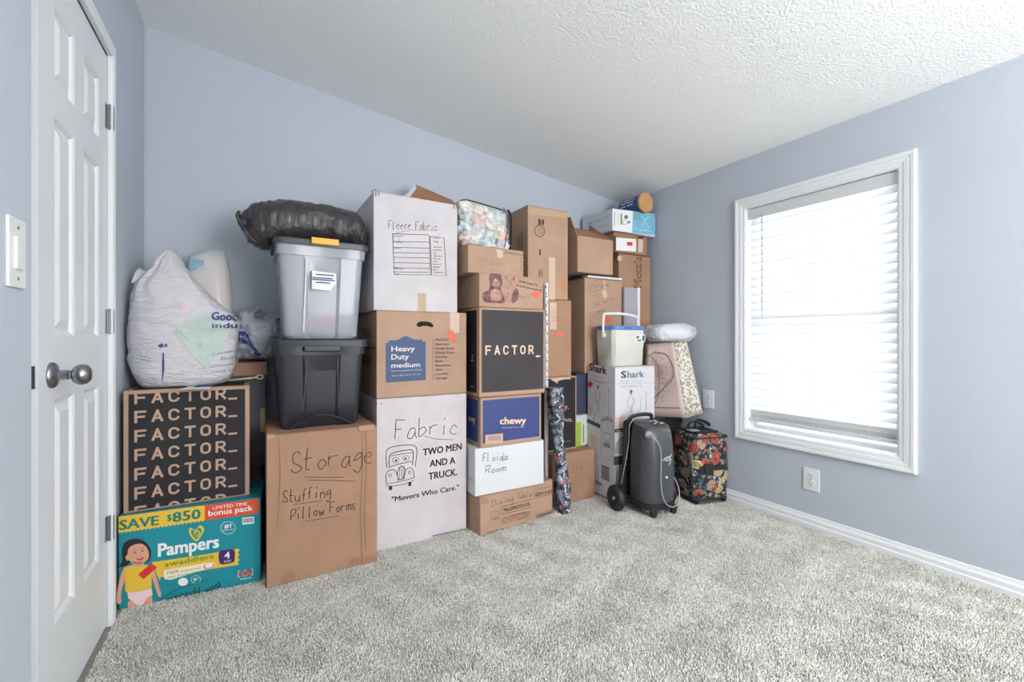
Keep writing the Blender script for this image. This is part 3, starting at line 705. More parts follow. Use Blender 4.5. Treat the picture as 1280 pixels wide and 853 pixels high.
# ------------------------------------------------------------ second column
b = carton('tall white carton printed with an old lorry, handwritten Fabric, on the carpet', .50, .97, 2.15, 0, .735, .40, m_white, seam='y')
b.pr('handwriting', m_marker, [('h', 'Fabric', (492, 549), (574, 541), 23, .0034), ('l', [(530, 545), (545, 549), (567, 550)], .002, 1)])
b.pr('printed_text', m_ink, [('t', 'TWO MEN', (528.5, 570), (577, 562), 8.5, .02), ('t', 'AND A', (537, 584), (569, 579.5), 8.5, .02), ('t', 'TRUCK.', (535.5, 600), (571.5, 594), 8.5, .02), ('t', '"Movers Who Care."', (489.5, 628), (573.5, 612), 6.5, .014), ('t', 'www.twomen.com', (540.5, 671.5), (582, 662.5), 3.2, .012)])
tw = .003
b.pr('printed_truck', m_ink, [('l', [(484, 585), (482.5, 572), (484, 562.5), (492, 558.5), (508, 556.5), (518, 557.5), (521, 564), (519, 584)], tw, 1),
    ('l', [(487, 585), (486.5, 571), (493, 566), (508, 563), (516, 564.5), (515.5, 582)], .0035, 1), ('l', [(487, 584), (500, 580), (515, 577)], tw, 1), ('l', [(487.5, 570.5), (500, 568), (516, 566)], .0025, 1),
    ('l', ell(494.5, 575.5, 4, 3.4) + [(498.5, 575.5)], .002), ('l', ell(507.5, 573, 3.6, 3.2) + [(511.1, 573)], .002), ('p', ell(495, 576, 1.3)), ('p', ell(507, 573.5, 1.3)),
    ('l', [(483, 604), (482.5, 594), (487, 588), (494, 588.5), (497, 596), (498, 602)], tw, 1), ('l', [(505, 600), (506, 590), (511, 585), (516, 587), (517.5, 596), (517, 597)], tw, 1),
    ('l', ell(501.5, 591.5, 4.6, 8.6, n=24, rot=.15) + [(506, 592)], .0035), ('l', [(499.5, 584.5), (499.5, 598)], .002), ('l', [(501.8, 583.5), (502, 599)], .002), ('l', [(504, 584.5), (503.8, 598)], .002),
    ('l', ell(487.5, 594.5, 1.8) + [(489.3, 594.5)], .0025), ('l', ell(512, 590.5, 1.8) + [(513.8, 590.5)], .0025),
    ('l', [(482.5, 604.5), (492, 604), (505, 601), (517, 597.5), (517.5, 601), (505, 605.5), (492, 608), (483, 607.5), (482.5, 604.5)], .0025),
    ('p', [(486, 607.5), (490, 607.5), (490, 612.5), (486, 613)]), ('p', [(510.5, 603.5), (514, 602.5), (514, 607.5), (510.5, 608.3)])])
b.pr('pencil_mark', m_grey, [('l', [(502, 672), (512, 670), (512, 680), (502, 683), (502, 672)], .0012)])
b.pr('staple', m_ink, [('p', ell(470.5, 505, .8)), ('p', ell(477, 504.5, .8))])
blue = M('navy_print', srgb(62, 82, 120), .6)
b = carton('brown carton with blue house emblem and hand hole, between two white cartons', .50, .97, 2.15, .737, 1.163, .40, m_brown2, seam='x')
b.pr('printed_emblem', blue, [('p', [(482.2, 478.5), (482.2, 429), (485.5, 429), (485.5, 425.6), (496, 425.5), (507, 420), (518, 424.8), (528, 425), (528, 427.3), (532, 427.5), (532, 475.3)])])
b.pr('printed_text', M('cream_text', (.72, .66, .6), .6), [('t', 'Heavy', (489, 439.5), (518.5, 439), 6.6, .012), ('t', 'Duty', (489, 449.6), (511, 449), 6.6, .012), ('t', 'medium', (489, 460), (525, 458.7), 6, .012), ('t', 'Store most possessions, including', (489, 464.7), (527.5, 463), 1.8), ('t', '18 in x 18 in x 16 in - 3.0 cu ft', (490, 471), (525.5, 468.6), 1.8)], layer=2)
its = []
for k, wd in enumerate(['FRAGILE', 'Bedroom', 'Family Room', 'Dining Room', 'Kitchen', 'Bath', 'Basement', 'Attic', 'Laundry', 'Garage']):
    v = 426.6 + k * 5.33
    its.append(('t', wd, (544.5, v), (544.5 + [16, 17, 23.5, 23.5, 15, 9, 19, 9, 16, 14.5][k], v - .3 - k * .06), 3.1, .006)); its.append(('l', [(540.4, v), (540.4, v - 2.6), (543, v - 2.6), (543, v), (540.4, v)], .0012))
b.pr('printed_text', M('purple_ink', srgb(70, 55, 75), .7), its)
b.pr('hand_hole', m_dark, [('p', sm([(520.5, 406.5), (524, 402.5), (531, 402), (538, 403.4), (541.6, 407), (540, 409.2), (531, 407.4), (524, 409)], 4))])
b.pr('tape', m_tape, [('p', rect(562.5, 391, 574, 416, .4))]); b.pr('orange_sticker', m_orange, [('p', sm([(560, 416), (566, 413), (567, 418), (569.5, 424), (568, 429), (564, 427.5)], 3))], layer=2)
b.pr('printed_text', m_ink, [('t', 'SMALL', (.05, .30), (.30, .30), .05), ('p', [(.0, .24), (.38, .24), (.38, .244), (.0, .244)]), ('t', 'HEAVY', (.06, .15), (.30, .15), .05)], side='left', local=True)
K = carton('white carton handwritten Fleece Fabric, top of the stack beside the clear tote', .486, .921, 2.15, 1.163, 1.733, .40, m_white, rz=R(1.0), seam='x')
K.pr('handwriting', m_marker, [('h', 'Fleece', (485, 286.5), (514, 286), 10, .0022), ('h', 'Fabric', (519, 287), (547, 288), 10, .0022), ('l', [(495, 291.5), (515, 288), (546, 288.5)], .0014, 1)])
its = [('l', q, .003) for q in ([(490.5, 292.5), (536, 294), (538, 344), (493, 343.5), (490.5, 292.5)], [(537.5, 295.8), (555, 297.4), (557.5, 345), (539.5, 344), (537.5, 295.8)])]
its += [('l', [(491.3, v), (537, v + .9)], .002) for v in (302, 309.5, 316, 321.8, 328.5, 335, 340)] + [('l', [(492, 301), (492, 296), (498.5, 296), (498.5, 301.5)], .001)]
its += [('t', s_, (541.5, v), (541.5 + l_, v + .4), 1.9) for s_, v, l_ in (('contents', 298.6, 8), ('fragile', 302.7, 7), ('bedroom', 309.7, 11), ('kitchen', 313.3, 11), ('bath', 317.2, 4), ('living room', 320.8, 11), ('dining', 324.2, 9), ('office', 327.6, 6), ('basement', 331, 10), ('garage', 334.4, 8), ('attic', 338, 5), ('miscellaneous', 341.4, 13))] + [('t', s_, (492, v), (492 + l_, v + .2), 1.6) for s_, v, l_ in (('box number', 295.8, 12), ('contents', 303.5, 11), ('comment', 311, 9), ('from', 335, 6), ('address', 336.7, 12), ('city', 343, 8))]
K.pr('printed_form', m_ink, its)
K.pr('tape', m_tapeb, [('p', rect(522.5, 366.5, 532.5, 389.3, .5))])
K.pr('stain', M('faint_stain', (.57, .53, .56), .8), [('p', sm([(483, 262), (488, 256), (497, 257), (503, 262), (504, 267), (497, 265), (489, 266)], 4))])
for x in (.01, K.w - .022):
    bm = bmesh.new(); tube(bm, [(x, -.003, K.h - .026), (x, -.005, K.h + .004), (x + .014, -.005, K.h + .004), (x + .014, -.003, K.h - .020)], .0014, 5, smooth=False); obj('staple', bm, m_dark, K.root)
bm = bmesh.new(); tube(bm, [(-.004, .03, K.h + .003), (-.002, .0, K.h + .004), (.01, -.004, K.h + .004)], .0013, 5, smooth=False); obj('staple', bm, m_dark, K.root)
# raised back flap
def plate(name, m, pts, th, parent=None, n=None):
    pts = [Vector(p) for p in pts]; nn = n or (pts[1] - pts[0]).cross(pts[2] - pts[0]).normalized()
    bm = bmesh.new(); prism(bm, pts, nn * th); return obj(name, bm, m, parent)
def toL(root, p): bpy.context.view_layer.update(); return root.matrix_world.inverted() @ Vector(p)
fp = [onY(505, 246, 2.45), onY(512, 242.5, 2.47), onY(520, 231.5, 2.52), onY(564, 250.5, 2.52), onY(572, 258, 2.45)]
plate('raised_flap', m_brown3, [toL(K.root, p) for p in fp], .004, K.root)
fp = [onY(503, 246.5, 2.44), onY(511, 241.5, 2.45), onY(519, 231.5, 2.50), onY(521, 235, 2.5), onY(512, 247, 2.44)]
plate('raised_flap', m_white, [toL(K.root, p) for p in fp], .003, K.root)

# ------------------------------------------------------------ third column
b = carton('long low brown food carton with barcode, on the carpet under the white box', 1.001, 1.505, 2.046, 0, .203, .25, m_brown2, rz=R(7.0), seam='x')
mi = M('brown_ink', srgb(80, 52, 45), .7)
b.pr('printed_text', mi, [('l', [(626.5, 634), (664.5, 624), (664.5, 634), (626.5, 643.5), (626.5, 634)], .0025), ('t', 'McGRIDDLES', (629.5, 640.5), (662, 632), 4.6, .016),
    ('l', [(667.5, 613), (693.5, 607.5), (693.5, 617.5), (667.5, 623), (667.5, 613)], .0018), ('t', '02913-032', (669, 621), (692.5, 616), 4.5, .016),
    ('t', 'with sausage', (638, 645.5), (657, 640.8), 1.8)] + [('t', t_, (626.5, 650 + k * 3), (663 - k * 1.5, 641 + k * 3), 1.8) for k, t_ in enumerate(['INGREDIENTS SAUSAGE PATTY PORK WATER', 'ENRICHED FLOUR MAPLE FLAVOUR SYRUP', 'WHEAT MILK SOY KEEP FROZEN'])] +
    [('t', 'KEEP FROZEN   NET WT 24 LB', (608, 667.5), (664.5, 655), 2.4), ('l', ell(618.5, 643.5, 6.2, 4.6, n=20, rot=-.3) + [(624.4, 641.6)], .0014), ('l', [(613.5, 646.5), (619, 640.5)], .0014), ('l', [(617, 648), (623.5, 641.5)], .0014), ('t', 'KEEP FROZEN', (612, 651.5), (624, 648.5), 1.5)] +
    [('t', t_, (601.5, 624.6 + k * 2.8), (609 + k, 623 + k * 2.8), 1.5) for k, t_ in enumerate(['24 ct', 'case', 'frozen'])])
b.pr('barcode', mi, [('l', [(670, 642.5), (692.5, 636.5), (692.5, 646), (670, 652), (670, 642.5)], .0014)] + [('p', [(671.5 + i * 1.6, 643.6 - i * .42), (672.4 + i * 1.6, 643.3 - i * .42), (672.4 + i * 1.6, 649.6 - i * .42), (671.5 + i * 1.6, 649.9 - i * .42)]) for i in range(13)])
b.pr('handwriting', m_marker, [('h', 'Dining', (614, 633.5), (642, 627), 8, .0022), ('h', 'Table', (646, 625), (665, 620.5), 7, .002)])
b.pr('printed_panel', mi, [('l', [(.05, .08), (.2, .08), (.2, .16), (.05, .16), (.05, .08)], .0025), ('l', ell(.12, .12, .03, .02) + [(.15, .12)], .002)], side='left', local=True)
b = carton('white box with two handwritten words, between the blue box and the food carton', .982, 1.412, 2.068, .205, .452, .30, M('clean_white_card', (.66, .665, .68), .6, bump=.05, bscale=30), seam='y')
b.pr('handwriting', m_marker, [('h', 'Floida', (603, 577), (635, 575.5), 10, .003), ('h', 'Room', (606, 592), (632, 589), 9, .003)])
b.pr('handwriting', m_marker, [('h', 'Fl', (.13, .13), (.25, .13), .05, .002), ('h', 'Rom', (.13, .06), (.28, .06), .045, .002)], side='left', local=True)
mblu = M('blue_box_print', srgb(48, 66, 122), .5, var=.06, vscale=4); mch = M('cream_logo', srgb(226, 190, 165), .6)
b = carton('blue printed box with a lower case cream name, under the black box with one word', 1.014, 1.395, 2.068, .454, .716, .30, m_brown2, seam='y')
b.pr('printed_panel', mblu, [('p', [(.012, .022), (b.w - .014, .022), (b.w - .014, b.h - .014), (.012, b.h - .014)])], local=True)
b.pr('printed_text', mch, [('t', 'chewy', (624.5, 530.5), (657.5, 529.5), 8.5, .045), ('t', 'where pet lovers shop', (627, 535.5), (655, 534.5), 1.6)], layer=2)
b.pr('label_card', M('tan_label', srgb(205, 165, 140), .6), [('p', [(606.5, 544), (628.5, 542), (628.5, 553.5), (606.5, 555.5)])], layer=2)
b.pr('barcode_lines', m_grey, [('p', [(610.5 + i * 1.3, 545.5 - i * .1), (611.2 + i * 1.3, 545.4 - i * .1), (611.2 + i * 1.3, 551.5 - i * .1), (610.5 + i * 1.3, 551.6 - i * .1)]) for i in range(12)], layer=3)
b.pr('printed_panel', mblu, [('p', [(.0, .022), (.27, .022), (.27, b.h - .014), (.0, b.h - .014)])], side='left', local=True); b.pr('printed_text', mch, [('t', 'ewy', (.15, .12), (.235, .12), .035, .03)], side='left', local=True, layer=2)
b = carton('black box printed once with a tan word, above the blue printed box', 1.006, 1.419, 2.068, .719, 1.192, .32, m_brown2, seam='y')
b.pr('printed_panel', M('brown_black_print', (.040, .034, .038), .55, var=.15, vscale=4, spec=.35), [('p', [(.014, .024), (b.w - .010, .024), (b.w - .010, b.h - .014), (.014, b.h - .014)])], local=True)
xa, xb = b.f2(606.5, 444, 'front').x, b.f2(668, 444, 'front').x; zb = b.f2(607, 444, 'front').y
b.pr('printed_text', M('pale_tan_print', srgb(225, 195, 175), .7), [('b', ch, xa + (xb - xa) * q / 5.75, zb, (xb - xa) * .112, .050, .0085) for q, ch in enumerate('FACTOR')] + [('p', [tuple(b.f2(*q, 'front')) for q in ((669.5, 444.5), (675, 444.5), (675, 446.6), (669.5, 446.6))])], local=True, layer=2)
b.pr('printed_panel', m_blackp, [('p', [(.01, .02), (b.d - .03, .02), (b.d - .03, b.h - .014), (.01, b.h - .014)])], side='left', local=True)
b.pr('printed_text', m_wprint, [('l', [(.22, .19), (.25, .19)], .004), ('l', [(.235, .19), (.235, .215), (.25, .22)], .003), ('l', [(.22, .05), (.25, .05)], .003)], side='left', local=True, layer=2)
b = carton('brown box printed with two puppies, on top of the black one word box', 1.006, 1.417, 2.068, 1.194, 1.372, .30, m_brown2, rz=R(2), seam='x')
mpu = M('plum_print', srgb(118, 82, 84), .75, var=.55, vscale=45); mpl = M('light_plum_print', srgb(176, 134, 120), .75, var=.3, vscale=60)
b.pr('printed_puppy', mpu, [('p', sm([(612, 353), (611, 346), (614, 342), (619, 342.5), (625, 343), (627, 348), (628, 355), (626, 362), (630, 372), (630, 379), (619, 379), (607, 378), (603, 373), (604, 366), (611, 362)], 4))])
b.pr('printed_puppy', mpl, [('p', sm([(615.5, 352), (619, 348), (623, 351.5), (623.5, 357), (619.5, 359), (615.5, 356.5)], 4)), ('p', sm([(613, 365), (620, 361), (626, 366), (626, 375), (615, 375)], 4)), ('p', sm([(633, 357), (633, 349), (636, 352), (639, 351.5), (642, 349.5), (640.5, 359), (643, 367), (640, 377), (633, 378), (630.5, 370)], 4))], layer=2)
b.pr('printed_puppy', mpu, [('p', ell(617.5, 352.5, .9)), ('p', ell(621.8, 352.7, .9)), ('p', ell(619.6, 355.3, 1.2, .8)), ('p', ell(635.8, 355, .7)), ('p', ell(639, 355.4, .7)), ('p', ell(637.2, 358, 1, .7)), ('p', sm([(641, 366), (645, 361), (648, 366), (646.5, 375), (641, 379), (639, 374)], 4)), ('p', [(632.3, 349), (630, 344.5), (634, 348)]), ('p', [(640, 350), (642.6, 345.5), (642.8, 350.5)])], layer=3)
b.pr('printed_text', m_ink, [('t', 'Home Sweet Pet', (649, 352.5), (672, 358), 2.6, .012), ('t', 'all your pet essentials', (645.5, 357.5), (677.5, 364.5), 2.2, .01)])
b.pr('handwriting', m_marker, [('h', 'Basy', (648, 374), (663, 373), 6, .0012)]); b.pr('orange_sticker', m_orange, [('p', sm([(663, 368), (669, 364), (674, 363), (674.5, 370), (668, 373)], 3))], layer=2); b.pr('printed_panel', m_grey, [('l', [(669.5, 374), (675.5, 375), (675.5, 380), (669.5, 379)], .002)])
b = carton('small brown box with faint handwriting, on top of the puppy box', .956, 1.305, 2.10, 1.374, 1.520, .28, m_brown2, rz=R(2), seam='x')
b.pr('handwriting', M('faded_marker', (.25, .17, .13), .7), [('h', 'Pet', (596, 328), (610, 328.5), 8, .002), ('h', 'Supp', (613, 331), (631, 333), 7, .002), ('l', [(596, 333), (630, 340)], .001)])
b.pr('printed_text', mi, [('t', 'THIS BOX IS RECYCLABLE', (630, 316.5), (657, 320.5), 1.7, .01), ('l', ell(653.5, 325.5, 2.8, 3.4) + [(656.3, 325.5)], .002), ('l', ell(653.7, 335, 2.8, 3.4) + [(656.5, 335)], .002)])
b.pr('tape', m_tape, [('p', [(620, 311.5), (628, 313), (629, 322), (622, 323)])])
# ------------------------------------------------------------ fourth column
b = carton('tallest brown carton with a round stamp, high in the stack beside the open box', 1.42, 1.722, 2.25, 1.274, 1.838, .27, m_brown2, seam='y')
b.pr('tape', M('carton_band', (.47, .32, .2), .5), [('p', [(660, 258), (709, 266.5), (709, 273), (660, 268)])])
b.pr('printed_text', mi, [('l', ell(674.5, 289, 6.2, 7, n=24) + [(680.7, 289)], .005), ('l', ell(675.5, 289, 2.4, 3.4, n=14) + [(677.9, 289)], .0025), ('p', rect(672.5, 274, 676, 281, .4)), ('p', rect(677, 274.4, 680, 281, .4)), ('l', [(669, 273), (669, 280.5), (672, 281)], .0015), ('p', rect(674, 312, 676, 319.5)), ('l', [(673, 336), (678, 336.5), (678, 347), (673, 346.5), (673, 336)], .002), ('t', 'll', (673.8, 345), (677, 345.3), 7)])
b.pr('tape', m_tape, [('p', rect(686, 322, 694, 374.5, .3))]); b.pr('stain', M('orange_stain', (.50, .22, .10), .7), [('p', sm([(703, 345), (708, 352), (709, 366), (702, 362)], 4))])
b.pr('printed_text', mi, [('p', [(.195, .30), (.205, .30), (.205, .41), (.195, .41)]), ('p', [(.17, .31), (.176, .31), (.176, .40), (.17, .40)]), ('p', [(.15, .31), (.156, .31), (.156, .39), (.15, .39)])], side='left', local=True)
b = carton('brown carton with pale tape and orange sticker, directly under the tallest carton', 1.505, 1.750, 2.25, .789, 1.272, .33, m_brown, seam='y')
b.pr('tape', m_tape, [('p', rect(687, 378, 695.5, 412, .3))]); b.pr('orange_sticker', m_orange, [('p', sm([(694, 417), (700, 414.5), (706, 418), (700, 420)], 4))], layer=2)
b.pr('handwriting', m_marker, [('l', [(689, 393), (692, 389), (694, 395), (690, 399), (700, 397), (708, 400)], .0015, 1), ('l', [(689, 402), (699, 400), (709, 404)], .0012, 1)], layer=3)
b = carton('black printed box with three short tan words, partly hidden behind the fabric roll', 1.50, 1.792, 2.25, .318, .787, .33, m_brown2, seam='y')
b.pr('printed_panel', m_blackp, [('p', [(.012, .012), (b.w - .010, .012), (b.w - .010, b.h - .010), (.012, b.h - .010)])], local=True)
xr = b.f2(718, 530, 'front').x
b.pr('printed_text', m_tan, [('t', 'Healthy.', tuple(b.f2(682, 510.5, 'front')), tuple(b.f2(711, 511.5, 'front')), .030, .012), ('t', 'Fresh.', tuple(b.f2(681, 519.5, 'front')), tuple(b.f2(702.5, 520, 'front')), .030, .012), ('t', 'Delicious.', tuple(b.f2(681, 528, 'front')), tuple(b.f2(716, 527, 'front')), .030, .012), ('t', 'factor meals', tuple(b.f2(703, 553, 'front')), tuple(b.f2(713, 552, 'front')), .008)], local=True, layer=2)
b.pr('tape', m_tape, [('p', sm([(688, 474), (694, 473.5), (704, 472), (712, 472), (713, 474), (705, 474.5), (697, 477), (697, 480), (694, 478)], 3))], layer=3)
b = carton('brown carton with faded handwriting, lowest behind the patterned fabric roll', 1.56, 1.893, 2.19, 0, .315, .40, m_brown, seam='y')
b.pr('handwriting', m_marker, [('h', 'Dillo', (704, 590), (728, 586), 9, .0018), ('l', [(703, 593), (716, 590), (724, 592)], .0014, 1), ('h', 'filling', (706, 608), (741, 600), 7, .0015), ('l', [(716, 622), (720, 619), (722, 622)], .0014, 1)])
# fabric roll and gift wrap roll
mf, nt, b_ = nodes_mat('camouflage_fabric'); L = nt.links.new
tc = nt.nodes.new('ShaderNodeTexCoord')
def vor(scale, feat='F1'):
    v = nt.nodes.new('ShaderNodeTexVoronoi'); v.inputs['Scale'].default_value = scale; v.feature = feat; L(tc.outputs['Object'], v.inputs['Vector']); return v
n1 = nt.nodes.new('ShaderNodeTexNoise'); n1.inputs['Scale'].default_value = 30; n1.inputs['Detail'].default_value = 3; L(tc.outputs['Object'], n1.inputs[0])
r1 = nt.nodes.new('ShaderNodeValToRGB'); r1.color_ramp.interpolation = 'CONSTANT'; e = r1.color_ramp.elements
e[0].color = (.012, .014, .02, 1); e[1].position = .40; e[1].color = (.05, .06, .08, 1)
for p, c in ((.49, (.12, .135, .17, 1)), (.57, (.28, .30, .36, 1))): q = e.new(p); q.color = c
L(n1.outputs[0], r1.inputs[0]); L(r1.outputs[0], b_.inputs['Base Color']); b_.inputs['Roughness'].default_value = .85
r = empty('fabric_roll', (1.572, 2.085, 0), label='roll of dark camouflage fabric with white bones and red hearts, leaning on the cartons', cat='fabric roll')
bm = bmesh.new(); ax = Vector((-.035, .055, .735))
rings = []
for i in range(24):
    t = i / 23; rad = .030 + .009 * max(0, t - .6) / .4 + .012 * (t > .05) * (t < .95) + .009 * sin(t * 7 + 1) - .004 * sin(t * 23); c = ax * t
    rings.append([c + Vector((cos(a) * rad * (1 + .1 * sin(3 * a + t * 9)), sin(a) * rad * .9, 0)) for a in [2 * pi * k / 22 for k in range(22)]])
loft(bm, rings); o = obj('rolled_fabric', bm, mf, r, True); o.data.set_sharp_from_angle(angle=R(50))
bvh = BVHTree.FromPolygons([v.co.copy() for v in o.data.vertices], [tuple(p.vertices) for p in o.data.polygons])
def wrap(name, m, shapes, parent, bvh, dirv, off=.0012):
    """flat motifs laid on a curved surface: shapes are lists of local 3D points, dropped along dirv"""
    bm = bmesh.new(); d = Vector(dirv).normalized()
    for S in shapes:
        P = []
        for p in S:
            h_ = bvh.ray_cast(Vector(p) - d * 1.0, d)
            if h_[0] is None: P = None; break
            P.append(h_[0] - d * off)
        if not P: continue
        vs = [bm.verts.new(p) for p in P]
        if len(P) <= 4: bm.faces.new(vs)
        else:
            flat = [Vector((q[0], q[2], 0)) for q in S]
            for t in geometry.tessellate_polygon([flat]):
                try: bm.faces.new([vs[i] for i in t])
                except ValueError: pass
    return obj(name, bm, m, parent)
def bone(cx, cz, s, a):
    p = [(-1, .25), (-1.45, .65), (-1.75, .2), (-1.6, 0), (-1.75, -.2), (-1.45, -.65), (-1, -.25), (1, -.25), (1.45, -.65), (1.75, -.2), (1.6, 0), (1.75, .2), (1.45, .65), (1, .25)]
    return [Vector((cx + s * (x * cos(a) - z * sin(a)), 0, cz + s * (x * sin(a) + z * cos(a)))) for x, z in p]
bn, ht = [], []
for i in range(26):
    t = .03 + .94 * i / 25; c = ax * t; side = random.choice((-.02, .0, .018)) + random.uniform(-.006, .006)
    (ht if i % 5 == 1 else bn).append(bone(c.x + side, c.z, .0085, random.uniform(0, 3)) if i % 5 != 1 else [Vector((c.x + side + .02 * x, 0, c.z + .02 * z)) for x, z in ((0, -.6), (-.6, 0), (-.5, .5), (-.1, .45), (0, .25), (.15, .45), (.55, .45), (.6, 0))])
wrap('printed_bone', m_wprint, bn, r, bvh, (.3, 1, 0)); wrap('printed_heart', m_red, ht, r, bvh, (.3, 1, 0))
r = empty('wrapping_paper_roll', (1.530, 2.215, 0), label='slim white wrapping paper roll with dark marks, upright beside the black one word box', cat='paper roll')
bm = bmesh.new(); lathe(bm, [(.0, 0), (.0125, 0), (.0125, 1.365), (.009, 1.366), (.009, 1.33), (0, 1.33)], 16); o = obj('rolled_paper', bm, M('gift_paper', (.7, .69, .69), .4), r, True); o.data.set_sharp_from_angle(angle=R(40))
bvh = BVHTree.FromPolygons([v.co.copy() for v in o.data.vertices], [tuple(p.vertices) for p in o.data.polygons]); sp = []
for i in range(34):
    z = .72 + .64 * i / 34; x = random.uniform(-.007, .007); a, b2 = random.uniform(.003, .005), random.uniform(.006, .011)
    sp.append([Vector((x + a * cos(k), 0, z + b2 * sin(k))) for k in (0, 1.05, 2.1, 3.15, 4.2, 5.25)])
wrap('printed_mark', M('mulberry_mark', (.12, .03, .07), .6), sp[::3], r, bvh, (.5, 1, 0)); wrap('printed_mark', M('grey_mark', (.3, .3, .34), .6), sp[1::3], r, bvh, (.5, 1, 0))
# narrow things in the gap
r = carton('narrow navy box in the gap between black printed box and vacuum carton', 1.832, 2.17, 2.30, .525, .795, .30, M('navy_card', (.035, .05, .085), .5), name='navy_box')
r = carton('lime green and white packet directly under the narrow navy box', 1.812, 2.0, 2.285, .318, .523, .20, M('white_packet', (.6, .62, .62), .4), name='packet', cat='packet')
r.pr('printed_panel', M('lime_print', (.33, .48, .05), .5), [('p', [(0.001, .0), (.045, .0), (.045, .16), (.001, .16)])], local=True); r.pr('printed_text', m_green, [('p', [(.06, .02), (.07, .02), (.07, .14), (.06, .14)])], local=True)

# ------------------------------------------------------------ fifth column
b = carton('tall brown carton handwritten Storage, standing behind the white and blue cooler', 1.893, 2.232, 2.29, .796, 1.436, .36, m_brown2, seam='y')
b.pr('handwriting', m_marker, [('h', 'Storage', (734, 362), (762, 357.5), 6, .0018), ('l', [(741, 370), (752, 367.5)], .0015), ('h', 'Art Suplies', (743, 384), (768, 374), 5, .0014), ('l', [(746, 391), (770, 377)], .001), ('h', 'misc', (747, 392), (757, 388), 4.5, .0014), ('l', [(736, 366), (757, 361)], .0012)])
b.pr('tape', m_tape, [('p', sm([(754, 352), (756, 351.5), (757, 362), (759, 371), (755, 372), (752, 366), (755, 361)], 3))]); b.pr('orange_sticker', m_orange, [('p', sm([(756, 397), (762, 396), (764, 402), (758, 405), (756, 402)], 3))], layer=2)
r = empty('folded_box_lid', (1.93, 2.276, 1.437), 0, 'thin white lid lying on the tall Storage carton behind the cooler', 'lid')
bm = bmesh.new(); bx(bm, (-.02, 0, 0), (.29, .26, .014), .003); obj('panel', bm, m_plastic_w, r); obj('dark_edge', box_bm((-.055, .05, .001), (-.02, .26, .010), .002), m_black, r)
# open box
OB = carton('brown open topped carton with raised flaps, beside the tallest carton', 1.80, 2.107, 2.25, 1.462, 1.697, .26, m_brown2, top='open')
w_, d_, h_ = OB.w, OB.d, OB.h
plate('flap', m_brown2, [(0.004, .004, h_ - .001), (0.004, d_ - .004, h_ - .001), (-.045, d_ - .02, h_ + .135), (-.030, .035, h_ + .125)][::-1], .004, OB.root)
plate('flap', m_brown3, [(.004, .003, h_ - .001), (w_ - .004, .003, h_ - .001), (w_ - .03, .125, h_ + .075), (.04, .125, h_ + .085)], .004, OB.root)  # darker card puts the underside's shade into this flap's colour
plate('flap', m_brown2, [(w_ - .002, .002, h_), (w_ - .002, d_ - .002, h_), (w_ + .01, d_ - .004, h_ + .035), (w_ - .12, .10, h_ + .115)][::-1], .004, OB.root)
plate('flap', m_brown2, [(.004, d_ - .003, h_), (w_ - .004, d_ - .003, h_), (w_ - .02, d_ + .02, h_ + .09), (.02, d_ + .02, h_ + .09)], .004, OB.root)
# corner stack
b = carton('plain brown carton on the carpet in the far corner, lowest of its stack', 2.238, 2.572, 2.33, 0, 1.10, .28, m_brown3, seam='y')
b.pr('tape', m_tapeb, [('p', rect(796, 384, 804, 400))])
b = carton('brown carton with an outlined name printed vertically, in the far corner behind the cooler', 2.238, 2.556, 2.33, 1.102, 1.640, .28, m_brown, seam='y')
mm = M('outline_print', srgb(60, 40, 36), .7)
for lay, mt, bo, pad in ((1, mm, .05, 0), (2, m_brown, .0, .006)):
    V, Fc = text2d("Mott's", bo); bm = bmesh.new()
    x0, z0, x1, z1 = .150, .30, .222, .528
    vs = [bm.verts.new((x1 - (y * (x1 - x0 - 2 * pad)) - pad, -.0005 - .0005 * lay, z0 + pad + x * (z1 - z0 - 2 * pad))) for x, y in V]
    for f in Fc:
        try: bm.faces.new([vs[i] for i in f])
        except ValueError: pass
    obj('printed_text', bm, mt, b.root)
b.pr('tape', m_tape, [('p', rect(772, 320, 777, 326))])
r = carton('shallow brown tray box with a white panel, directly under the pale blue diaper box', 2.17, 2.50, 2.31, 1.642, 1.782, .28, m_brown3, seam='y', name='tray_box')
r.pr('printed_panel', m_wprint, [('p', [(770, 297), (795, 299), (795, 315), (770, 313)])]); r.pr('red_label', m_red, [('p', [(783.5, 302.5), (790.5, 303), (790.5, 307.5), (783.5, 307)])], layer=2); r.pr('printed_panel', M('pinkish_card', (.6, .5, .47), .6), [('p', [(798, 299), (804, 299.5), (803, 316), (797.5, 315.5)])])
r.pr('gap_shade', m_ink, [('p', [(797, 295.5), (804, 296), (804, 298.6), (797, 298)]), ('p', [(767.5, 295), (769.3, 295), (769.3, 313.4), (767.5, 313.2)])])  # shade of the gaps, painted flat on the tray's front
b = carton('white and pale blue diaper box lying on its side, top of the far corner stack', 2.146, 2.572, 2.298, 1.785, 1.938, .325, M('pale_box_print', (.56, .60, .66), .5), seam='y', name='diaper_box')
mb1 = M('sky_blue_print', srgb(120, 182, 208), .5, var=.12, vscale=10)
b.pr('printed_panel', mb1, [('p', [(791, 264), (819, 267.5), (819, 294), (790, 291)])]); b.pr('printed_panel', m_wprint, [('p', [(765.6, 261), (791, 264), (790, 291), (765.6, 288)])])
b.pr('printed_shape', m_green, [('l', [(792, 273), (795, 267), (799, 268.5), (797, 273), (793, 274)], .006, 1), ('p', rect(775.5, 267, 777.5, 281, .1))], layer=2); b.pr('printed_text', M('blue_grey_print', srgb(95, 105, 135), .6), [('l', [(768, 265), (768, 283)], .005), ('l', [(772, 266.5), (772, 281)], .003), ('p', ell(782.5, 271.5, 2.4)), ('l', ell(781, 278, 3) + [(784, 278)], .003), ('p', ell(786, 278, 1.6))], layer=2)
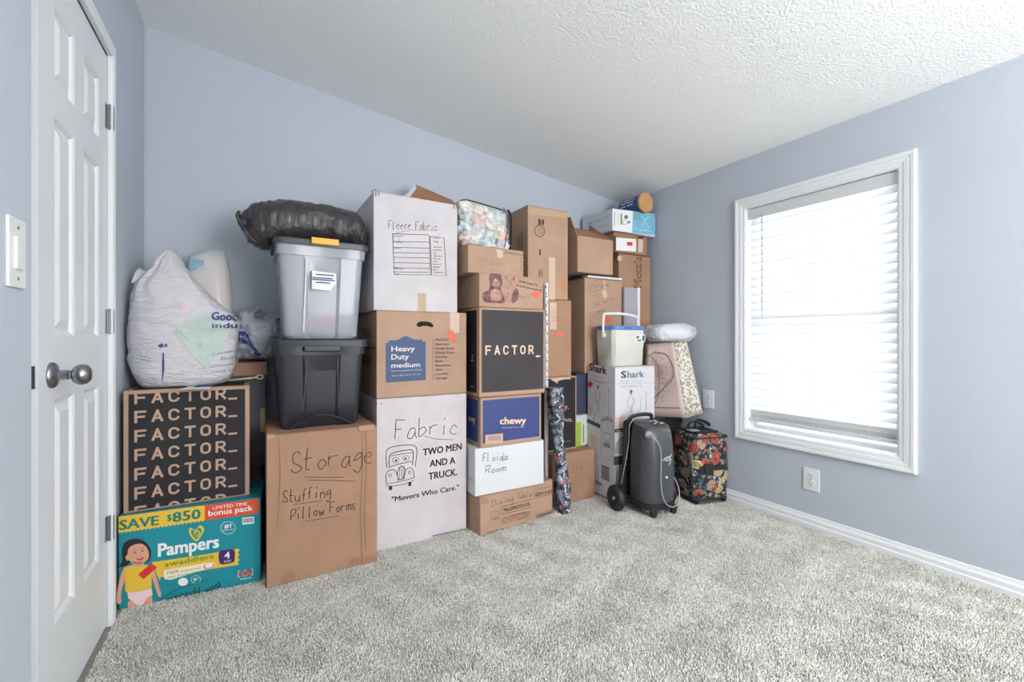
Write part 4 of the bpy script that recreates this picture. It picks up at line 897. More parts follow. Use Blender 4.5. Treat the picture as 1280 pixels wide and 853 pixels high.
b.pr('printed_shape', M('pale_blue_line', srgb(190, 222, 236), .5), [('l', [(801, 270), (806, 276), (801, 283)], .005, 1), ('l', [(812, 270), (806, 276), (812, 285)], .005, 1), ('l', [(793, 285), (800, 288), (815, 289)], .004, 1)], layer=2)
b.pr('printed_text', M('dark_grey_print', (.1, .11, .16), .6), [('t', 'diapers 186 count', (.07, .095), (.22, .095), .014), ('t', 'size 2', (.24, .10), (.31, .10), .013), ('t', 'keep dry', (.18, .045), (.28, .045), .010)], side='left', local=True)
r = empty('snack_canister', (2.437, 2.262, 2.0125), label='blue canister with a tan lid lying on its side right under the ceiling', cat='canister')
bm = bmesh.new(); lathe(bm, [(0, .006), (.069, .006), (.069, .21), (0, .21)], 32, 'Y'); o = obj('can', bm, M('blue_can', srgb(42, 74, 130), .35), r, True); o.data.set_sharp_from_angle(angle=R(40))
bm = bmesh.new(); lathe(bm, [(0, .000), (.064, .000), (.066, -.003), (.0705, -.003), (.0715, .0), (.0715, .012), (.069, .012)], 36, 'Y'); o = obj('lid', bm, M('tan_lid', srgb(196, 148, 100), .45), r, True); o.data.set_sharp_from_angle(angle=R(40))
o = None
for z, hh_ in ((.036, .012), (.014, .012), (-.008, .010)):     # rows of lettering wrapped round the can side
    V, Fc = text2d({.036: 'Mixed', .014: 'Nuts Deluxe', -.008: 'sea salt'}[z], .03); bm = bmesh.new(); vs = []
    for x, y in V:
        a = (z + y * hh_) / .069; vs.append(bm.verts.new((-.0698 * cos(a), .19 - x * .13, .0698 * sin(a))))
    for f in Fc:
        try: bm.faces.new([vs[i] for i in f])
        except ValueError: pass
    obj('printed_text', bm, m_wprint, r)

# ------------------------------------------------------------ vacuum carton, cooler, board
mv = M('white_vacuum_card', (.60, .585, .61), .5, bump=.05, bscale=40)
b = carton('white and grey vacuum cleaner carton, standing on the carpet behind the black oxygen machine', 1.91, 2.255, 2.02, 0, .850, .262, mv, seam='y', name='vacuum_box')
mg_ = M('grey_photo_print', (.33, .31, .35), .6); mpk = M('skin_tone_photo', (.62, .45, .38), .6); mdk = M('charcoal_print', (.05, .05, .065), .5)
P2 = lambda pts, s='front': [tuple(b.f2(u, v, s)) for u, v in pts]
b.pr('printed_text', mdk, [('t', 'S', (776, 472.5), (783, 472.5), 8.5, .03)]); b.pr('printed_text', M('slate_print', (.16, .2, .24), .5), [('t', 'hark', (784, 472.5), (805, 471.5), 8.2, .025)])
b.pr('printed_text', mg_, [('t', 'Rotator', (776, 478), (788, 477.7), 2.6), ('t', 'powered lift-away', (789, 477.7), (802, 477.4), 1.8), ('l', [(771, 479.5), (817, 479)], .0018), ('t', 'ANTI ALLERGEN + XL', (776, 484.5), (803, 483.5), 2.2, .01)])
def figure(side, ox, oy, k):
    q = lambda pts: [(ox + x * k, oy + y) for x, y in pts]
    b.pr('printed_figure', mg_, [('p', q(ell(0, 3.5, 1.7, 3))), ('l', q([(-1, 8), (-4, 13), (-4.5, 19), (-1, 22), (0, 30), (-5, 37), (-7, 46)]), .004, 1), ('l', q([(2, 8), (3, 15), (1, 22), (2, 32), (0, 42)]), .004, 1), ('l', q([(3, 9), (5, 16), (2, 20)]), .003, 1),
        ('l', q([(19, 2), (19, 42)]), .005), ('l', q([(14, 9), (12, 14), (12, 22), (9, 28)]), .0035, 1), ('l', q([(-12, 32), (-7, 31)]), .002), ('l', q([(-3, 30), (-9, 46), (-5, 49), (2, 46)]), .004, 1)], side=side)
    b.pr('printed_figure', M('plum_hair_print', (.18, .06, .09), .6), [('p', q(ell(.3, 1.5, 1.6, 2)))], side=side, layer=2)
figure('front', 788.5, 488, 1.0); figure('left', 747.5, 482, .72)
b.pr('printed_photo', mpk, [('p', [(770, 522), (782, 520), (783, 534), (769, 536)])], layer=1); b.pr('printed_band', mdk, [('p', [(768, 536.5), (817, 532.5), (817, 536.5), (768, 541)]), ('p', [(767, 571), (800, 568), (800, 578), (767, 582)])], layer=2)
b.pr('printed_text', m_wprint, [('t', 'HEPA FILTER', (771, 540), (784, 539), 1.8)], layer=3); b.pr('printed_photo', mg_, [('p', [(770, 553), (776, 546), (784, 545), (784, 566), (768, 568)]), ('l', [(771, 543.5), (784, 542.5)], .002), ('l', [(768, 570), (800, 566)], .002)])
b.pr('printed_text', mdk, [('t', 'Shark', (736.5, 463), (758.5, 468.5), 9, .03)], side='left'); b.pr('printed_text', mg_, [('t', 'Rotator lift-away', (737, 470), (752, 473.5), 2), ('l', [(735, 474), (768.5, 480.5)], .0022), ('t', 'HOME KIT', (742, 477.5), (758, 481.5), 2.2, .02)], side='left')
b.pr('red_sticker', m_red, [('p', [(734.5, 480), (738.5, 476.5), (741.8, 480), (737.5, 485.5)])], side='left', layer=3)
b.pr('printed_band', mdk, [('p', [(733.5, 523), (750.5, 531), (750.5, 536), (733.5, 528)])], side='left', layer=2); b.pr('printed_photo', mpk, [('p', [(737, 541), (745, 545), (745, 558), (737, 553)]), ('p', [(735, 506), (741, 509), (740, 520), (735, 518)])], side='left')
b.pr('printed_vacuum', mg_, [('l', [(751.5, 568), (752, 530), (753, 524), (757, 520.5), (763, 522), (766, 527), (766, 570)], .004, 1), ('p', [(753, 524), (759, 521), (766, 525), (766, 529), (759, 526), (753, 528)]), ('l', [(760, 528), (760.5, 538)], .005), ('l', [(748, 580), (748, 612), (745, 618)], .004, 1), ('l', [(733.5, 567), (768, 577)], .002)], side='left', layer=2)
b.pr('printed_text', mdk, [('l', [(755, 541), (764, 543), (763, 550), (759.5, 554), (755.5, 549), (755, 541)], .003), ('t', 'XXL', (754.5, 558), (764, 560.5), 5, .03), ('t', 'Shark', (745, 604), (753, 608), 4, .02), ('l', [(744, 616), (766, 626)], .007)], side='left', layer=3)
b.pr('printed_photo', mdk, [('p', [(752, 581 + i * 2.6), (762, 585 + i * 2.6), (762, 586.6 + i * 2.6), (752, 582.6 + i * 2.6)]) for i in range(7)], side='left', layer=3)
# cooler
mc = M('cooler_cream', srgb(206, 205, 195), .4); mcb = M('cooler_blue', srgb(96, 130, 192), .4)
r = empty('cooler', (1.94, 2.066, .851), label='small white picnic cooler with a blue lid and raised carry handle, on the vacuum carton', cat='cooler')
cw, cdp, ch_ = .282, .175, .232
bm = bmesh.new(); loft(bm, [rrect(cw / 2 - i, cdp / 2 - i, .020, 1, cw / 2, cdp / 2, z) for z, i in ((0, .012), (.01, .006), (.12, .002), (.125, .0), (ch_ - .02, -.001), (ch_, .0))]); o = obj('body', bm, mc, r, True); o.data.set_sharp_from_angle(angle=R(40))
bm = bmesh.new(); loft(bm, [rrect(cw / 2 - i, cdp / 2 - i, .020, 1, cw / 2, cdp / 2, z) for z, i in ((ch_, -.003), (ch_ + .004, -.005), (ch_ + .022, -.005), (ch_ + .028, .0), (ch_ + .028, .02), (ch_ + .022, .028))]); o = obj('lid', bm, mcb, r, True); o.data.set_sharp_from_angle(angle=R(40))
bm = bmesh.new(); tube(bm, [(-.010, .085, ch_ - .03), (-.012, .083, ch_ + .03), (-.010, .080, ch_ + .088), (.006, .078, ch_ + .104), (cw / 2, .078, ch_ + .108), (cw - .006, .078, ch_ + .092), (cw + .010, .080, ch_ + .07), (cw + .012, .083, ch_ + .02), (cw + .010, .085, ch_ - .03)], .0065, 8, k=4, flat=1.4)
o = obj('carry_handle', bm, m_plastic_w, r, True)
bm = bmesh.new(); lathe(bm, [(0, -.020), (.016, -.020), (.018, -.016), (.018, .0)], 20, 'X', (0, .085, ch_ - .035)); o = obj('pivot', bm, m_plastic_w, r, True)
Fc_ = Frame(r, cw, cdp, ch_); Fc_.pr('label_card', m_wprint, [('p', [(794, 419), (806.5, 418.5), (806, 427.5), (794.5, 428)])], layer=4); Fc_.pr('printed_text', M('teal_label', (.06, .16, .2), .5), [('p', [(795, 420), (799, 420), (798, 424), (795, 423.5)]), ('p', [(802.5, 419.5), (805.8, 419.5), (805.3, 426.5), (802, 426.5)]), ('p', [(796, 425), (801, 424.6), (801, 427), (796, 427)])], layer=5)
Fc_.pr('painted_recess', M('cooler_recess_shade', srgb(58, 84, 140), .5), [('p', [(.085, ch_ + .008), (.15, ch_ + .008), (.15, ch_ + .018), (.085, ch_ + .018)])], local=True, layer=12)  # flat darker patch, with the recess's shade put into its colour
# upright board
p = [onY(780.5, 359, 2.262), onY(796.5, 358, 2.262)]
r = empty('shelf_board', (p[0].x, 2.262, .851), R(0), 'grey laminate board with a white edge, upright right behind the cooler', 'board')
bwid = p[1].x - p[0].x; bh_ = p[0].z - .851
obj('panel', box_bm((0, 0, 0), (bwid, .016, bh_), .001), M('grey_laminate', (.36, .35, .385), .5), r); obj('edge_strip', box_bm((bwid, -.004, 0), (bwid + .026, .020, bh_ + .004), .002), m_plastic_w, r)

# ------------------------------------------------------------ oxygen machine
mo = M('charcoal_plastic', (.062, .064, .07), .36, bump=.04, bscale=220); mo2 = M('matt_black_plastic', (.018, .018, .02), .5); mtube = M('clear_tubing', (.40, .42, .47), .2, alpha=.85)
r = empty('oxygen_concentrator', (2.032, 1.845, 0), R(-9), 'charcoal oxygen concentrator on two wheels with looped tubing, before the vacuum carton', 'medical machine')
def body_ring(z, hw, hd, front):
    o = []
    for i in range(40):
        a = 2 * pi * i / 40; x = cos(a); y = sin(a)
        e = .55
        px = math.copysign(abs(x) ** e, x) * hw; py = math.copysign(abs(y) ** (e if y > 0 else .85), y) * (hd if y > 0 else front)
        o.append(Vector((px, py, z)))
    return o
bm = bmesh.new(); loft(bm, [body_ring(*q) for q in ((.078, .106, .085, .098), (.086, .113, .09, .108), (.20, .1165, .09, .112), (.36, .114, .088, .110), (.455, .108, .085, .102), (.50, .102, .082, .092), (.52, .095, .076, .082), (.528, .080, .066, .066))])
for v in bm.verts:
    if v.co.z > .44: v.co.z += (v.co.y) * .16
o = obj('housing', bm, mo, r, True); o.data.set_sharp_from_angle(angle=R(35))
bm = bmesh.new(); loft(bm, [body_ring(*q) for q in ((.048, .112, .09, .108), (.053, .119, .1, .116), (.074, .120, .1, .116), (.080, .112, .092, .106))]); obj('base_tray', bm, mo2, r)
for x, y in ((-.065, -.105), (.085, -.095)):
    bm = bmesh.new(); prism(bm, [(x - .024, y, .052), (x + .028, y, .052), (x + .014, y, 0), (x + .002, y, 0)], (0, .022, 0)); obj('foot', bm, mo2, r)
for s in (-1, 1):
    wx = s * .19; bm = bmesh.new(); lathe(bm, [(0, -.012), (.040, -.012), (.044, -.017), (.066, -.020), (.074, -.013), (.0765, 0), (.074, .013), (.066, .020), (.044, .017), (.040, .012), (0, .012)], 36, 'X', (wx, .085, .0765)); wh = obj('wheel', bm, mo2, r, True); wh.data.set_sharp_from_angle(angle=R(40))
    bm = bmesh.new(); lathe(bm, [(0, -.022), (.009, -.022), (.011, -.016), (.011, -.01)] if s < 0 else [(0.011, .01), (.011, .016), (.009, .022), (0, .022)], 16, 'X', (wx, .085, .0765)); obj('hub_cap', bm, m_metal, wh)
bm = bmesh.new(); tube(bm, [(-.19, .085, .0765), (.19, .085, .0765)], .009, 8); obj('axle', bm, mo2, r)
bm = bmesh.new()
for s in (-1, 1):
    tube(bm, [(s * .14, .11, .05), (s * .118, .112, .26), (s * .10, .105, .50)], .009, 8); tube(bm, [(s * .17, .112, .09), (s * .125, .112, .23)], .007, 8)
bx(bm, (-.15, .094, .05), (.15, .114, .26), .006); bx(bm, (-.118, .090, .28), (.118, .125, .53), .012)
obj('rear_frame', bm, mo2, r)
bm = bmesh.new(); tube(bm, [(-.105, .095, .50), (-.095, .075, .548), (-.05, .062, .566), (.02, .062, .566), (.06, .075, .552), (.075, .095, .51)], .009, 8, flat=1.5); obj('carry_handle', bm, mo2, r, True)
bm = bmesh.new()
pan = [(-.02, -.066), (.062, -.055), (.066, .03), (.0, .035)]
zt = lambda x, y: .5285 + y * .16
prism(bm, [(x, y, zt(x, y)) for x, y in pan], (0, 0, .002)); cp = obj('control_panel', bm, M('panel_black', (.02, .02, .024), .3), r)
for (x, y, s) in ((.005, .016, .010), (.038, .018, .010), (.028, -.012, .008), (.05, -.03, .012), (.002, -.028, .008)): obj('button', box_bm((x - s, y - s * .5, zt(x, y) + .001), (x + s, y + s * .5, zt(x, y) + .004), .001), M('button_grey', (.72, .74, .76), .4), cp)
bm = bmesh.new(); lathe(bm, [(0, -.012), (.008, -.012), (.010, -.004), (.020, -.004), (.022, .004), (.022, .012)], 20, 'Y', (-.088, -.088, .478)); obj('outlet_port', bm, M('port_grey', (.25, .26, .29), .3), r, True)
bm = bmesh.new(); tube(bm, [(-.088, -.102, .478), (-.070, -.122, .462), (-.042, -.130, .41), (-.034, -.128, .34), (-.036, -.128, .22), (-.028, -.132, .14), (.0, -.137, .085), (.05, -.136, .068), (.092, -.125, .09), (.116, -.10, .15), (.122, -.05, .21)], .0032, 8); obj('tubing', bm, mtube, r, True)
bm = bmesh.new(); tube(bm, [(-.07, .06, .55), (-.118, .05, .51), (-.124, .05, .42), (-.150, .04, .32), (-.172, .04, .22), (-.176, .05, .17)], .0022, 8); obj('tubing', bm, mtube, r, True)
Fo = Frame(r, .2, .2, .5)
bm = bmesh.new()
tube(bm, [(-.030, -.121, .335), (.0, -.121, .338), (.03, -.119, .345), (.052, -.112, .36)], .003, 6); tube(bm, [(.0, -.121, .332), (.02, -.120, .328), (.042, -.115, .338), (.040, -.115, .318), (.028, -.118, .306)], .0035, 6); tube(bm, [(-.008, -.121, .343), (.02, -.120, .352), (.045, -.113, .35)], .003, 6)
obj('emblem', bm, M('silver_emblem', (.55, .56, .58), .3, .6), r)
bm = bmesh.new(); lathe(bm, [(0, -.1195), (.007, -.1195), (.007, -.112)], 14, 'Y', (.012, -.002, .235)); obj('badge', bm, M('pale_badge', (.6, .75, .85), .4), r)

# ------------------------------------------------------------ black crate, floral case, gift bag, pillow
r = empty('black_storage_box', (2.264, 2.06, 0), 0, 'matt black box with a wrinkled cover, between the oxygen machine and the floral case', 'box')
bm = bmesh.new(); loft(bm, [rrect(.155, .13, .012, 3, .155, .13, z) for z in (0, .006, .455, .46)]); o = obj('shell', bm, M('black_fabric', (.025, .027, .034), .7, bump=.2, bscale=40), r, True); o.data.set_sharp_from_angle(angle=R(40))
bm = bmesh.new(); loft(bm, [rrect(.16 - i, .137 - i, .016, 3, .155, .13, z) for z, i in ((.44, 0), (.485, 0), (.492, .006))]); obj('lid', bm, M('black_cover', (.016, .017, .02), .4), r)
# floral fabric
mfl, nt, b_ = nodes_mat('floral_tapestry'); L = nt.links.new
tc = nt.nodes.new('ShaderNodeTexCoord'); b_.inputs['Roughness'].default_value = .85
mpn = nt.nodes.new('ShaderNodeMapping'); L(tc.outputs['Object'], mpn.inputs[0])
nz = nt.nodes.new('ShaderNodeTexNoise'); nz.inputs['Scale'].default_value = 30; L(mpn.outputs[0], nz.inputs[0])
wob = nt.nodes.new('ShaderNodeVectorMath'); wob.operation = 'MULTIPLY_ADD'; L(nz.outputs['Color'], wob.inputs[0]); wob.inputs[1].default_value = (.022, .022, .022); L(mpn.outputs[0], wob.inputs[2])
def V_(scale):
    v = nt.nodes.new('ShaderNodeTexVoronoi'); v.inputs['Scale'].default_value = scale; L(wob.outputs[0], v.inputs['Vector']); return v
def math_(op, a, b2=None):
    m_ = nt.nodes.new('ShaderNodeMath'); m_.operation = op
    for i, q in enumerate((a, b2)):
        if q is None: continue
        if isinstance(q, (int, float)): m_.inputs[i].default_value = q
        else: L(q, m_.inputs[i])
    return m_.outputs[0]
def mixc(f, a, b2):
    m_ = nt.nodes.new('ShaderNodeMix'); m_.data_type = 'RGBA'
    if isinstance(f, float): m_.inputs[0].default_value = f
    else: L(f, m_.inputs[0])
    for i, q in ((6, a), (7, b2)):
        if isinstance(q, tuple): m_.inputs[i].default_value = (*q, 1)
        else: L(q, m_.inputs[i])
    return m_.outputs[2]
big, leaf = V_(13.5), V_(44)
def ramp(inp, stops):
    r_ = nt.nodes.new('ShaderNodeValToRGB'); r_.color_ramp.interpolation = 'CONSTANT'; e = r_.color_ramp.elements
    e[0].position, e[0].color = stops[0][0], (*stops[0][1], 1); e[1].position, e[1].color = stops[1][0], (*stops[1][1], 1)
    for p, c in stops[2:]: q = e.new(p); q.color = (*c, 1)
    L(inp, r_.inputs[0]); return r_.outputs[0]
sep = nt.nodes.new('ShaderNodeSeparateColor'); L(leaf.outputs['Color'], sep.inputs[0])
leafc = ramp(sep.outputs[0], [(0, (.09, .14, .14)), (.25, (.22, .25, .18)), (.45, (.45, .40, .30)), (.62, (.05, .08, .12)), (.85, (.30, .13, .09))])
lm = math_('LESS_THAN', leaf.outputs['Distance'], .48)
ground = mixc(lm, (.014, .018, .03), leafc)
sp2 = nt.nodes.new('ShaderNodeSeparateColor'); L(big.outputs['Color'], sp2.inputs[0])
c1 = ramp(sp2.outputs[0], [(0, (.42, .10, .06)), (.35, (.50, .42, .25)), (.55, (.46, .16, .10)), (.78, (.42, .33, .25))])
c2 = ramp(sp2.outputs[0], [(0, (.17, .025, .02)), (.35, (.28, .20, .09)), (.55, (.22, .04, .03)), (.78, (.22, .13, .08))])
rg = math_('SINE', math_('MULTIPLY', big.outputs['Distance'], 42.0)); rm = math_('GREATER_THAN', rg, .15)
fm = math_('LESS_THAN', big.outputs['Distance'], .47)
keep = math_('GREATER_THAN', sp2.outputs[1], .12)
flower = mixc(rm, c1, c2)
L(mixc(math_('MULTIPLY', fm, keep), ground, flower), b_.inputs['Base Color'])
LA = Vector((2.326, 1.768, 0)); yaw = math.atan2(1.705 - 1.768, .236)
r = empty('floral_suitcase', LA, yaw, 'floral tapestry wheeled case with black trim, on the carpet against the window wall', 'suitcase')
lw, ld, lh = .258, .235, .435
def lring(z, i, n=5, rr=.04):
    return rrect(lw / 2 - i, ld / 2 - i, rr, n, lw / 2, ld / 2, z)
bm = bmesh.new(); loft(bm, [lring(z, i) for z, i in ((.018, .02), (.024, .006), (.10, .0), (.22, -.004), (.34, .0), (.405, .004), (.425, .016), (.435, .035))])
for v in bm.verts: v.co += noise.noise_vector(v.co * 11) * .007
o = obj('fabric_body', bm, mfl, r, True)
mtr = M('black_webbing', (.014, .014, .016), .6)
def loopband(z, i, name='piping', rad=.0045, m=mtr):
    bm = bmesh.new(); P = lring(z, i); P.append(P[0]); tube(bm, P, rad, 6, smooth=False); return obj(name, bm, m, r)
loopband(.030, .004); loopband(.412, .0, rad=.005)
bm = bmesh.new()   # side pocket outline (arched) on the side facing the machine, and front strap
tube(bm, [(-.006, .02, .05), (-.009, .025, .22), (-.009, .06, .31), (-.009, .12, .345), (-.009, .18, .325), (-.008, .215, .25), (-.006, .22, .05)], .006, 6); obj('pocket_piping', bm, mtr, r)
bm = bmesh.new(); bx(bm, (.03, -.0095, .21), (lw - .035, -.003, .242), .002); bx(bm, (.06, -.016, .20), (.125, -.006, .255), .003); obj('strap', bm, mtr, r)
bm = bmesh.new(); tube(bm, [(.09, .10, .425), (.095, .12, .470), (.13, .15, .495), (.19, .16, .485), (.235, .15, .455), (.24, .13, .42)], .011, 8, flat=.45); tube(bm, [(.08, .18, .42), (.10, .19, .46), (.14, .20, .475), (.20, .20, .46), (.235, .19, .42)], .010, 8, flat=.45); obj('carry_handle', bm, mtr, r, True)
bm = bmesh.new(); bx(bm, (.03, .03, .436), (.20, .19, .445), .004); obj('top_panel', bm, mtr, r); obj('luggage_tag', box_bm((.01, .045, .446), (.075, .10, .452), .002), M('tag_grey', (.3, .3, .32), .4), r)
for x, y in ((.03, .025), (lw - .03, .025), (.03, ld - .03), (lw - .03, ld - .03)):
    bm = bmesh.new(); lathe(bm, [(0, -.009), (.018, -.009), (.020, 0), (.018, .009), (0, .009)], 16, 'X', (x, y, .020)); obj('wheel', bm, mo2, r, True)
# gift bag: tilted, eight corners
A0, A1, A2 = onX(806, 520, 2.34), onX(857.5, 522.5, 2.448), onX(878.5, 516.5, 2.545)
T0, T1, T2 = onX(808, 431, 2.315), onX(842, 427.5, 2.405), onX(858, 424.5, 2.49)
A3 = A0 + (A2 - A1); T3 = T0 + (T2 - T1)
r = empty('gift_bag', A1, 0, 'large paper gift bag with speckled side and cord handles, leaning against the window wall', 'gift bag')
Lc = lambda p: p - A1
mgf = M('blush_paper', (.58, .46, .41), .55, var=.10, vscale=7); mgs, nt, bb = nodes_mat('speckled_paper')
tcx = nt.nodes.new('ShaderNodeTexCoord'); n_ = nt.nodes.new('ShaderNodeTexNoise'); n_.inputs['Scale'].default_value = 75; n_.inputs['Detail'].default_value = 2; nt.links.new(tcx.outputs['Object'], n_.inputs[0])
q = nt.nodes.new('ShaderNodeValToRGB'); q.color_ramp.elements[0].position = .44; q.color_ramp.elements[0].color = (.30, .25, .18, 1); q.color_ramp.elements[1].position = .52; q.color_ramp.elements[1].color = (.66, .64, .57, 1); nt.links.new(n_.outputs[0], q.inputs[0]); nt.links.new(q.outputs[0], bb.inputs['Base Color']); bb.inputs['Roughness'].default_value = .6
def panel(name, m, c, th=.0015, nx=8, nz=10, bulge=.0, crease=0):
    a, b2, c2_, d2 = [Lc(p) for p in c]; n = (b2 - a).cross(d2 - a).normalized(); bm = bmesh.new(); g = []
    for side in (0, 1):
        g.append([[bm.verts.new((a.lerp(b2, i / nx)).lerp(d2.lerp(c2_, i / nx), j / nz) + n * (bulge * sin(pi * i / nx) * sin(pi * j / nz) + crease * abs(i / nx - .5) * 2 * -1 + .003 * noise.noise(Vector((i * .7, j * .5, bulge * 90))) + side * th)) for i in range(nx + 1)] for j in range(nz + 1)])
    for s in (0, 1):
        for j in range(nz):
            for i in range(nx):
                f = (g[s][j][i], g[s][j][i + 1], g[s][j + 1][i + 1], g[s][j + 1][i]); bm.faces.new(f if s else f[::-1])
    per = [(0, i) for i in range(nx)] + [(j, nx) for j in range(nz)] + [(nz, i) for i in range(nx, 0, -1)] + [(j, 0) for j in range(nz, 0, -1)]
    for k in range(len(per)):
        (j0, i0), (j1, i1) = per[k], per[(k + 1) % len(per)]; bm.faces.new((g[0][j0][i0], g[0][j1][i1], g[1][j1][i1], g[1][j0][i0]))
    bmesh.ops.recalc_face_normals(bm, faces=bm.faces); return obj(name, bm, m, r, True)
panel('front_panel', mgf, (A0, A1, T1, T0), bulge=-.01); panel('side_gusset', mgs, (A1, A2, T2, T1), nx=6, crease=.004); panel('back_panel', mgf, (A2, A3, T3, T2)); panel('far_gusset', mgs, (A3, A0, T0, T3), nx=6); panel('base_panel', mgf, (A0, A3, A2, A1))
nrm = (A1 - A0).cross(T0 - A0).normalized()
if nrm.dot(EYE - A0) < 0: nrm = -nrm
def onbag(s, t, off=.004): return Lc((A0.lerp(A1, s)).lerp(T0.lerp(T1, s), t)) + nrm * off
bm = bmesh.new(); tube(bm, [onbag(.05, .12), onbag(.35, .30), onbag(.80, .52), onbag(.86, .68), onbag(.70, .84), onbag(.35, .88), onbag(.22, .86)], .0022, 6); obj('cord_handle', bm, M('maroon_cord', (.14, .05, .05), .6), r, True)
bm = bmesh.new(); tube(bm, [onbag(-.02, .86, .01), onbag(.25, .82, .012), onbag(.42, .62, .01), onbag(.38, .3, .012), onbag(.20, .1, .01)], .002, 6); obj('cord_handle', bm, M('maroon_cord', (.14, .05, .05), .6), r, True)
bm = bmesh.new(); random.seed(8)
for i in range(150):
    a, rr = random.uniform(0, 6.28), random.gauss(0, .17); s, t = .52 + rr * cos(a) * 1.0, .60 + rr * sin(a) * .9
    if not (.04 < s < .95 and .2 < t < .93): continue
    e = random.uniform(.012, .03); o_ = [bm.verts.new(onbag(s + e * cos(k + i) * 1.0, t + e * .35 * sin(k + i), .0125)) for k in (0, 1.26, 2.5, 3.77, 5.0)]; bm.faces.new(o_)
obj('printed_blossom', bm, M('dusty_rose_print', (.36, .22, .20), .7), r)
bm = bmesh.new()
for i in range(15):
    s = .08 + .055 * i; o_ = [bm.verts.new(onbag(s + a, .115 + b2, .006)) for a, b2 in ((0, 0), (.04, .003), (.036, .02), (.004, .016 + .01 * (i % 2)))]; bm.faces.new(o_)
obj('printed_text', bm, M('rose_text', (.30, .14, .12), .7), r)
# plastic wrapped pillow
mpl_, nt, b_ = nodes_mat('clear_wrap'); b_.inputs['Base Color'].default_value = (.8, .82, .86, 1); b_.inputs['Roughness'].default_value = .10; b_.inputs['Alpha'].default_value = .42
def bag_blob(name, label, cat, c, rad, m, inner=None, seed=1, rot=0, amp=.10, expo=.6, grp=None, subd=4, wr=.05, parent=None, tilt=0):
    rt = parent or empty(name, (c[0], c[1], c[2]), rot, label, cat, grp)
    if tilt: rt.rotation_euler = (0, tilt, rot)
    bm = bmesh.new(); bmesh.ops.create_icosphere(bm, subdivisions=subd, radius=1)
    for v in bm.verts:
        d = v.co.normalized(); q = Vector([math.copysign(abs(d[i]) ** expo, d[i]) for i in range(3)])
        s3 = Vector((seed * 3.1, seed, 0)); k = 1 + amp * noise.noise(d * 2 + s3) + wr * (abs(noise.noise(d * 5 + s3)) - .2) + wr * .5 * abs(noise.noise(d * 11 + s3))
        v.co = Vector((q.x * rad[0], q.y * rad[1], q.z * rad[2])) * k
        if v.co.z < -rad[2] * .92: v.co.z = -rad[2] * .92
    obj('plastic_film' if inner else 'plastic_skin', bm, m, rt, True); return rt
r = bag_blob('wrapped_pillow', 'white pillow in clear plastic wrap, lying on top of the gift bag', 'pillow', (2.415, 2.03, 1.066), (.155, .10, .062), mpl_, True, 3, R(-18), subd=5, wr=.13)
blob('pillow', M('white_pillow', (.72, .73, .77), .9), (0, 0, 0), (.135, .09, .052), r, 2, .12, 2, 4)

# ------------------------------------------------------------ bags, left stack
mw, nt, b_ = nodes_mat('white_bag_film'); b_.inputs['Base Color'].default_value = (.72, .70, .73, 1); b_.inputs['Roughness'].default_value = .28; b_.inputs['Alpha'].default_value = .82
tcx = nt.nodes.new('ShaderNodeTexCoord'); mpx = nt.nodes.new('ShaderNodeMapping'); mpx.inputs['Scale'].default_value = (1, 1, 3.2); nt.links.new(tcx.outputs['Object'], mpx.inputs[0])
n_ = nt.nodes.new('ShaderNodeTexNoise'); n_.inputs['Scale'].default_value = 19; n_.inputs['Detail'].default_value = 6; n_.inputs['Distortion'].default_value = 1.2; nt.links.new(mpx.outputs[0], n_.inputs[0])
bp = nt.nodes.new('ShaderNodeBump'); bp.inputs['Strength'].default_value = .9; bp.inputs['Distance'].default_value = .012; nt.links.new(n_.outputs[0], bp.inputs['Height']); nt.links.new(bp.outputs[0], b_.inputs['Normal'])
YG = 2.33
def gx(u, v): p = onY(u, v, 2.25); return p.x, p.z
base = Vector((-.25, YG, .826))
r = empty('shopping_bag', base, 0, 'big white shopping bag with blue lettering and a mint green packet inside', 'plastic bag')
prof = [(489, 182, 266, .07), (482, 169, 284, .11), (465, 160, 294, .125), (440, 156, 297, .13), (415, 155, 298, .13), (400, 155, 298, .128), (388, 157, 290, .12), (376, 158, 275, .11), (362, 161, 259, .10), (350, 166, 247, .085), (340, 177, 238, .065), (330, 186, 229, .05), (320, 194, 221, .035), (313, 200, 216, .022), (309, 204, 212, .010)]
rings = []; NB = 64
for j, (v, ul, ur, dy) in enumerate([(cr([(a, b2, c_) for a, b2, c_, _ in prof], 3)[k2].x, cr([(a, b2, c_) for a, b2, c_, _ in prof], 3)[k2].y, cr([(a, b2, c_) for a, b2, c_, _ in prof], 3)[k2].z, cr([(a, d_2, 0) for a, _, _, d_2 in prof], 3)[k2].y) for k2 in range(len(prof) * 3 - 2)]):
    xl, z = gx(ul, v); xr_, _ = gx(ur, v); ring = []
    tw_ = max(0, min(1, (400 - v) / 80)); 
    for i in range(NB):
        a = 2 * pi * i / NB; cx_, sx_ = cos(a), sin(a)
        px = math.copysign(abs(cx_) ** .62, cx_); py = math.copysign(abs(sx_) ** .62, sx_)
        p = Vector(((xl + xr_) / 2 + px * (xr_ - xl) / 2, YG + py * dy, max(z, .8285)))
        k_ = .010 * (abs(noise.noise(Vector((p.x * 9 + p.z * 5, p.y * 9, p.z * 13)))) - .25) + .006 * noise.noise(p * 26) + .007 * noise.noise(Vector((p.x * 5, p.y * 6, p.z * 30)))
        k_ += tw_ * (.006 * sin(a * 7 + v * .02) + .004 * sin(a * 13 + 1)) * min(1, dy / .04)
        p += Vector((cx_, sx_, 0)) * k_
        p.x = max(p.x, XL + .004); ring.append(p - base)
    rings.append(ring)
bm = bmesh.new(); loft(bm, rings)
film = obj('bag_film', bm, mw, r, True)
bm = bmesh.new()   # torn handles: ears
